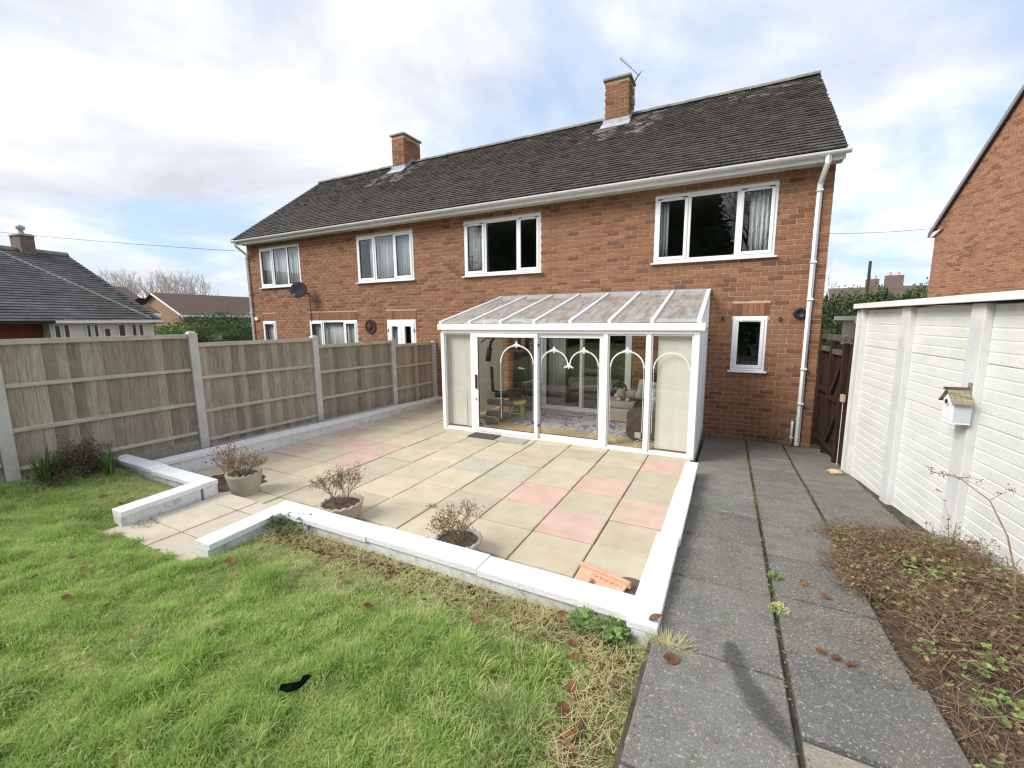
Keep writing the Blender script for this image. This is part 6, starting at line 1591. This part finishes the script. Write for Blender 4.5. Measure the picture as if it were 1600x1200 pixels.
def gable_house(label, C, rz, L, Wd, ev, rg, wallm, roofm, wins=(), chim=(), base=-.3):
    """C: near left corner; local x along the eaves, y depth"""
    t = thing('far_house', label, 'house', (C[0], C[1], base), rz)
    def part(name, fn, m_, par=None): mb = MB(); fn(mb); return mb.build(name, K[m_], par or t, keep=False)
    ev -= base; rg -= base
    part('wall', lambda b: b.add([(0, 0, 0), (L, 0, 0), (L, Wd, 0), (0, Wd, 0), (0, 0, ev), (L, 0, ev), (L, Wd, ev), (0, Wd, ev), (0, Wd / 2, rg - .08), (L, Wd / 2, rg - .08)], [(0, 1, 5, 4), (1, 2, 6, 9, 5), (2, 3, 7, 6), (3, 0, 4, 8, 7)]), wallm)
    k_ = (rg - ev) / (Wd / 2); o_ = .3
    rf = part('roof', lambda b: (b.hexa([(-o_, -o_, ev - o_ * k_ - .03), (L + o_, -o_, ev - o_ * k_ - .03), (L + o_, Wd / 2, rg - .03), (-o_, Wd / 2, rg - .03), (-o_, -o_, ev - o_ * k_ + .07), (L + o_, -o_, ev - o_ * k_ + .07), (L + o_, Wd / 2, rg + .07), (-o_, Wd / 2, rg + .07)]),
                            b.hexa([(-o_, Wd / 2, rg - .03), (L + o_, Wd / 2, rg - .03), (L + o_, Wd + o_, ev - o_ * k_ - .03), (-o_, Wd + o_, ev - o_ * k_ - .03), (-o_, Wd / 2, rg + .069), (L + o_, Wd / 2, rg + .069), (L + o_, Wd + o_, ev - o_ * k_ + .07), (-o_, Wd + o_, ev - o_ * k_ + .07)])), roofm)
    part('fascia', lambda b: b.box(-o_, L + o_, -o_ - .03, -o_ - .001, ev - o_ * k_ - .12, ev - o_ * k_ + .06), 'upvc')
    for x in (-o_ - .03, L + o_ + .001):
        part('barge_board', lambda b: (b.hexa([(x, -o_, ev - o_ * k_ - .12), (x + .03, -o_, ev - o_ * k_ - .12), (x + .03, Wd / 2, rg - .12), (x, Wd / 2, rg - .12), (x, -o_, ev - o_ * k_ + .05), (x + .03, -o_, ev - o_ * k_ + .05), (x + .03, Wd / 2, rg + .05), (x, Wd / 2, rg + .05)]),), 'upvc')
    for (x0, x1, z0, z1) in wins:
        wi = part('window', lambda b: b.box(x0, x1, -.03, .02, z0 - base, z1 - base), 'darkbark')
        for q in range(2):
            xa = x0 + .06 + q * (x1 - x0 - .06) / 2
            part('pane', lambda b: b.box(xa, xa + (x1 - x0 - .18) / 2, -.045, -.031, z0 - base + .06, z1 - base - .06), 'darkglass', wi)
    for (x, y, w, h) in chim:
        co = part('chimney', lambda b: b.box(x - w / 2, x + w / 2, y - .3, y + .3, rg - .8, rg + h), 'chimbrick', rf)
        part('chimney_pot', lambda b: (b.lathe([(.14, 0), (.11, .3), (.13, .34), (.1, .34)], 10, (x - w * .25, y, rg + h)), b.lathe([(.14, 0), (.11, .3), (.13, .34), (.1, .34)], 10, (x + w * .22, y, rg + h))), 'terracotta', co)
    return t
gable_house('brown roofed house partly hidden by the bungalow roof', (-37.6, 9.6), math.radians(94), 7.15, 7.5, 2.95, 4.85, 'farbrick', 'brownroof', wins=((5.4, 6.4, 1.4, 2.4),))
gable_house('long brown roofed house with white barge boards behind the hedges', (-41.5, 20.3), math.radians(96), 19, 6.8, 2.9, 4.7, 'farbrick', 'brownroof', wins=((2.6, 4.6, 1.2, 2.5), (8, 10, 1.2, 2.5)))
gable_house('far brick house with a white trimmed gable next to the left downpipe', (-45, 36.5), math.radians(-30), 7, 7, 3.5, 6.2, 'farbrick', 'brownroof')
vp = MB(); vp.tube([(-38.8, 25.9, 3.0), (-38.8, 25.9, 3.75)], .12, 8); tag(vp.build('roof_vent_pipe', K['upvc']), 'small white vent pipe on the long brown roof', 'vent pipe')

# hedges and evergreen bushes
def hedge(name, label, c, rad, n, leaf, mkey, tr=(0, 1), boxy=3.0, lump_=.25, cat='hedge'):
    t = thing(name, label, cat, (c[0], c[1], -.2))
    d = nr.normal(size=(n, 3)); d /= (np.abs(d) ** boxy).sum(1, keepdims=True) ** (1 / boxy)
    k_ = np.array([1 + lump_ * mnoise.fractal(Vector(tuple(q * 2.6 + np.array(c))), .8, 2, 4) for q in d])
    C = np.array(c) + d * (k_ * (.78 + .22 * nr.random(n)))[:, None] * np.array(rad)
    ok = C[:, 2] > -.2; C, d = C[ok], d[ok]; n = len(C)
    V, F, T = leafquads(C, d + nr.normal(size=(n, 3)) * .7, nr.uniform(.6, 1.3, n) * leaf, nr.uniform(.4, .7, n) * leaf, nr.uniform(*tr, n))
    np_mesh('foliage', V, F, K[mkey], T, t, kind='stuff')
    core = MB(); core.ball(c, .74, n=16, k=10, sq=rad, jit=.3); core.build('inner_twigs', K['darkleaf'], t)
    return t
hedge('rounded_bush', 'round variegated bush just above the fence post at left', (-25.2, 11.9, .9), (1.1, 1.5, 1.15), 6000, .13, 'leaf', (0, .9), 2.2)
hedge('clipped_hedge', 'clipped green hedge in front of the long brown roof', (-24.6, 14.6, .9), (1.0, 2.3, 1.15), 9000, .11, 'darkleaf', (.3, 1.0), 4)
hedge('clipped_hedge', 'taller dark conifer hedge behind the clipped hedge', (-26.6, 15.0, 1.2), (1.0, 2.6, 1.45), 9000, .11, 'darkleaf', (.2, .9), 3.5)
hedge('clipped_hedge', 'short dark conifer hedge touching the left downpipe', (-25.6, 17.6, 1.2), (1.0, 1.3, 1.35), 6000, .11, 'darkleaf', (.2, .9), 3.5)
hedge('evergreen_hedge', 'dense dark evergreen hedge beyond the side gate', (3.6, 22.5, 1.2), (1.7, 1.2, 1.75), 14000, .12, 'darkleaf', (.2, 1), 2.6, .45)
hedge('evergreen_hedge', 'evergreen bush rising behind the far end of the garage', (6.4, 25.0, 1.5), (2.0, 1.3, 1.75), 12000, .13, 'darkleaf', (.1, .9), 2.4, .45)
hedge('evergreen_hedge', 'paler evergreen bush against the neighbour gable', (9.4, 29.0, 1.6), (2.0, 1.3, 1.9), 9000, .14, 'darkleaf', (.4, 1), 2.4, .4)

def bare_tree(name, label, base, H, r0, gens, mkey, seed, spread=.55, cat='tree', n0=4, minr=.01, up=.22, group=None):
    rg_ = random.Random(seed); t = thing(name, label, cat, base, 0, group)
    tr, cr = MB(), MB(); rr = np.random.default_rng(seed)
    b = np.array(base, float)
    pts = [b + np.array([rr.normal() * .02 * H * k_ / 4, rr.normal() * .02 * H * k_ / 4, H * .42 * k_ / 4]) for k_ in range(5)]
    tr.tube(pts, r0, 7, r2=r0 * .6, cap=False); tr.build('trunk', K[mkey], t)
    def grow(p, d, L, r, g_):
        m_ = p + d * L * .5 + rr.normal(size=3) * L * .05; q = p + d * L + rr.normal(size=3) * L * .04
        cr.tube([p, m_, q], max(r, minr), 3 if g_ > 1 else 5, r2=max(r * .65, minr * .8), cap=False)
        if g_ < gens:
            for k_ in range(rg_.choice((2, 3, 3))):
                nd_ = d + rr.normal(size=3) * spread; nd_[2] += up; nd_ /= np.linalg.norm(nd_)
                grow(q if k_ else m_ * .3 + q * .7, nd_, L * rg_.uniform(.6, .85), r * .6, g_ + 1)
    for k_ in range(n0 + 3):
        a = 2 * PI * k_ / n0 + rr.random(); st = pts[-1] if k_ < n0 else pts[3]
        d = np.array([math.cos(a) * .45, math.sin(a) * .45, 1.0 if k_ < n0 else .6]); d /= np.linalg.norm(d); grow(st, d, H * .2, r0 * .5, 0)
    cr.build('crown', K[mkey], t)
    return t
tl_ = ['bare pale tree rising behind the bungalow hip', 'bare pale tree left of the far brown ridge', 'bare tree above the dish on its pole', 'slender bare tree between the two brown roofs', 'bare tree above the gable with white barge boards', 'bare tree above the middle of the long brown roof', 'bare tree right of the middle of the long brown roof', 'last bare tree towards the house at left']
for i, (px, dist, hh) in enumerate(((150, 88, 10.0), (178, 92, 11.0), (205, 90, 10.5), (232, 90, 9.6), (252, 94, 11.0), (272, 90, 10.4), (292, 92, 11.2), (315, 90, 9.8))):
    d = np.array([(px - 800) / 672, 0, 1.0]); w_ = RM.T @ np.array([(px - 800), -95, 672.0]); w_ = w_ / np.linalg.norm(w_[:2]) * dist
    bare_tree('bare_tree', tl_[i], (w_[0], w_[1], -.3), hh, .22, 4, 'barebark', 40 + i, .42, n0=4, minr=.016, up=.30, group='bare trees on the skyline at left')
bare_tree('bare_tree', 'bare thin branched tree just right of the house corner', (1.6, 22.0, -.2), 6.2, .08, 5, 'barebark', 77, .5, minr=.006, up=.1)
# right far background
pl = MB(); pl.tube([(8.38, 39.1, -.2), (8.38, 39.1, 6.0)], .11, 8, r2=.09); tag(pl.build('telegraph_pole', K['darkbark']), 'dark wooden telegraph pole rising above the evergreen hedge', 'pole')
gable_house('distant roof with two brick chimneys beyond the evergreen hedge', (9.5, 57.0), math.radians(-4), 10.5, 8, 3.2, 5.3, 'farbrick', 'brownroof', chim=((3.6, 4, 1.1, .9), (5.4, 4, 1.5, 1.2)))
sh = thing('garden_store', 'small pale outbuilding with white flat roof behind the gate', 'shed', (2.75, 13.9, -.2))
mb = MB(); mb.box(2.84, 4.6, 13.5, 15.5, -.2, 2.05); mb.build('wall', K['concpost'], sh)
mb = MB(); mb.box(2.66, 4.8, 13.3, 15.7, 2.052, 2.16); mb.build('roof', K['upvcdirty'], sh)
mb = MB(); mb.box(2.67, 4.7, 13.27, 13.299, 1.98, 2.14); mb.build('fascia', K['upvc'], sh)

# trees behind the camera, seen mirrored in the upstairs windows
def conifer(label, base, H, R, n):
    t = thing('conifer', label, 'tree', base)
    mb = MB(); mb.tube([base, (base[0], base[1], base[2] + H * .9)], .22, 8, r2=.04); mb.build('trunk', K['darkbark'], t)
    co = MB(); co.lathe([(R * .72, .05 * H), (R * .66, .2 * H), (R * .50, .42 * H), (R * .3, .68 * H), (.05, .93 * H)], 14, base); co.build('inner_branches', K['darkleaf'], t)
    h = nr.random(n) ** .8; a = nr.uniform(0, 2 * PI, n)
    lm = np.array([1 + .45 * mnoise.fractal(Vector((math.cos(q) * 1.5, math.sin(q) * 1.5, z * 6 + base[0])), .8, 2, 3) for q, z in zip(a, h)])
    r = R * (1 - h) ** .75 * lm * (.45 + .55 * nr.random(n) ** .5) + .1
    C = np.stack([base[0] + r * np.cos(a), base[1] + r * np.sin(a), base[2] + .6 + h * (H - .6) - .25 * r], 1); D = np.stack([np.cos(a), np.sin(a), nr.uniform(-.6, .2, n)], 1)
    V, F, T = leafquads(C, D, nr.uniform(.22, .42, n), nr.uniform(.09, .18, n), nr.random(n)); np_mesh('crown', V, F, K['darkleaf'], T, t, kind='stuff')
conifer('dark conifer behind the viewer, mirrored in the largest upstairs window', (-3.0, -11.5, .6), 15.0, 4.6, 22000)
conifer('dark conifer behind the viewer, mirrored in the window above the conservatory', (-15.0, -13.0, .6), 14, 4.6, 14000)
bare_tree('bare_tree', 'bare tree behind the viewer, mirrored in the right pane of the largest upstairs window', (1.2, -12.5, .6), 10, .16, 5, 'darkbark', 91, .5, minr=.012, up=.15)
hedge('evergreen_hedge', 'long hedge behind the viewer, mirrored in the conservatory glass', (-8.0, -8.0, 1.5), (9.0, 1.0, 1.6), 16000, .16, 'leaf', (0, .7), 4, .25)
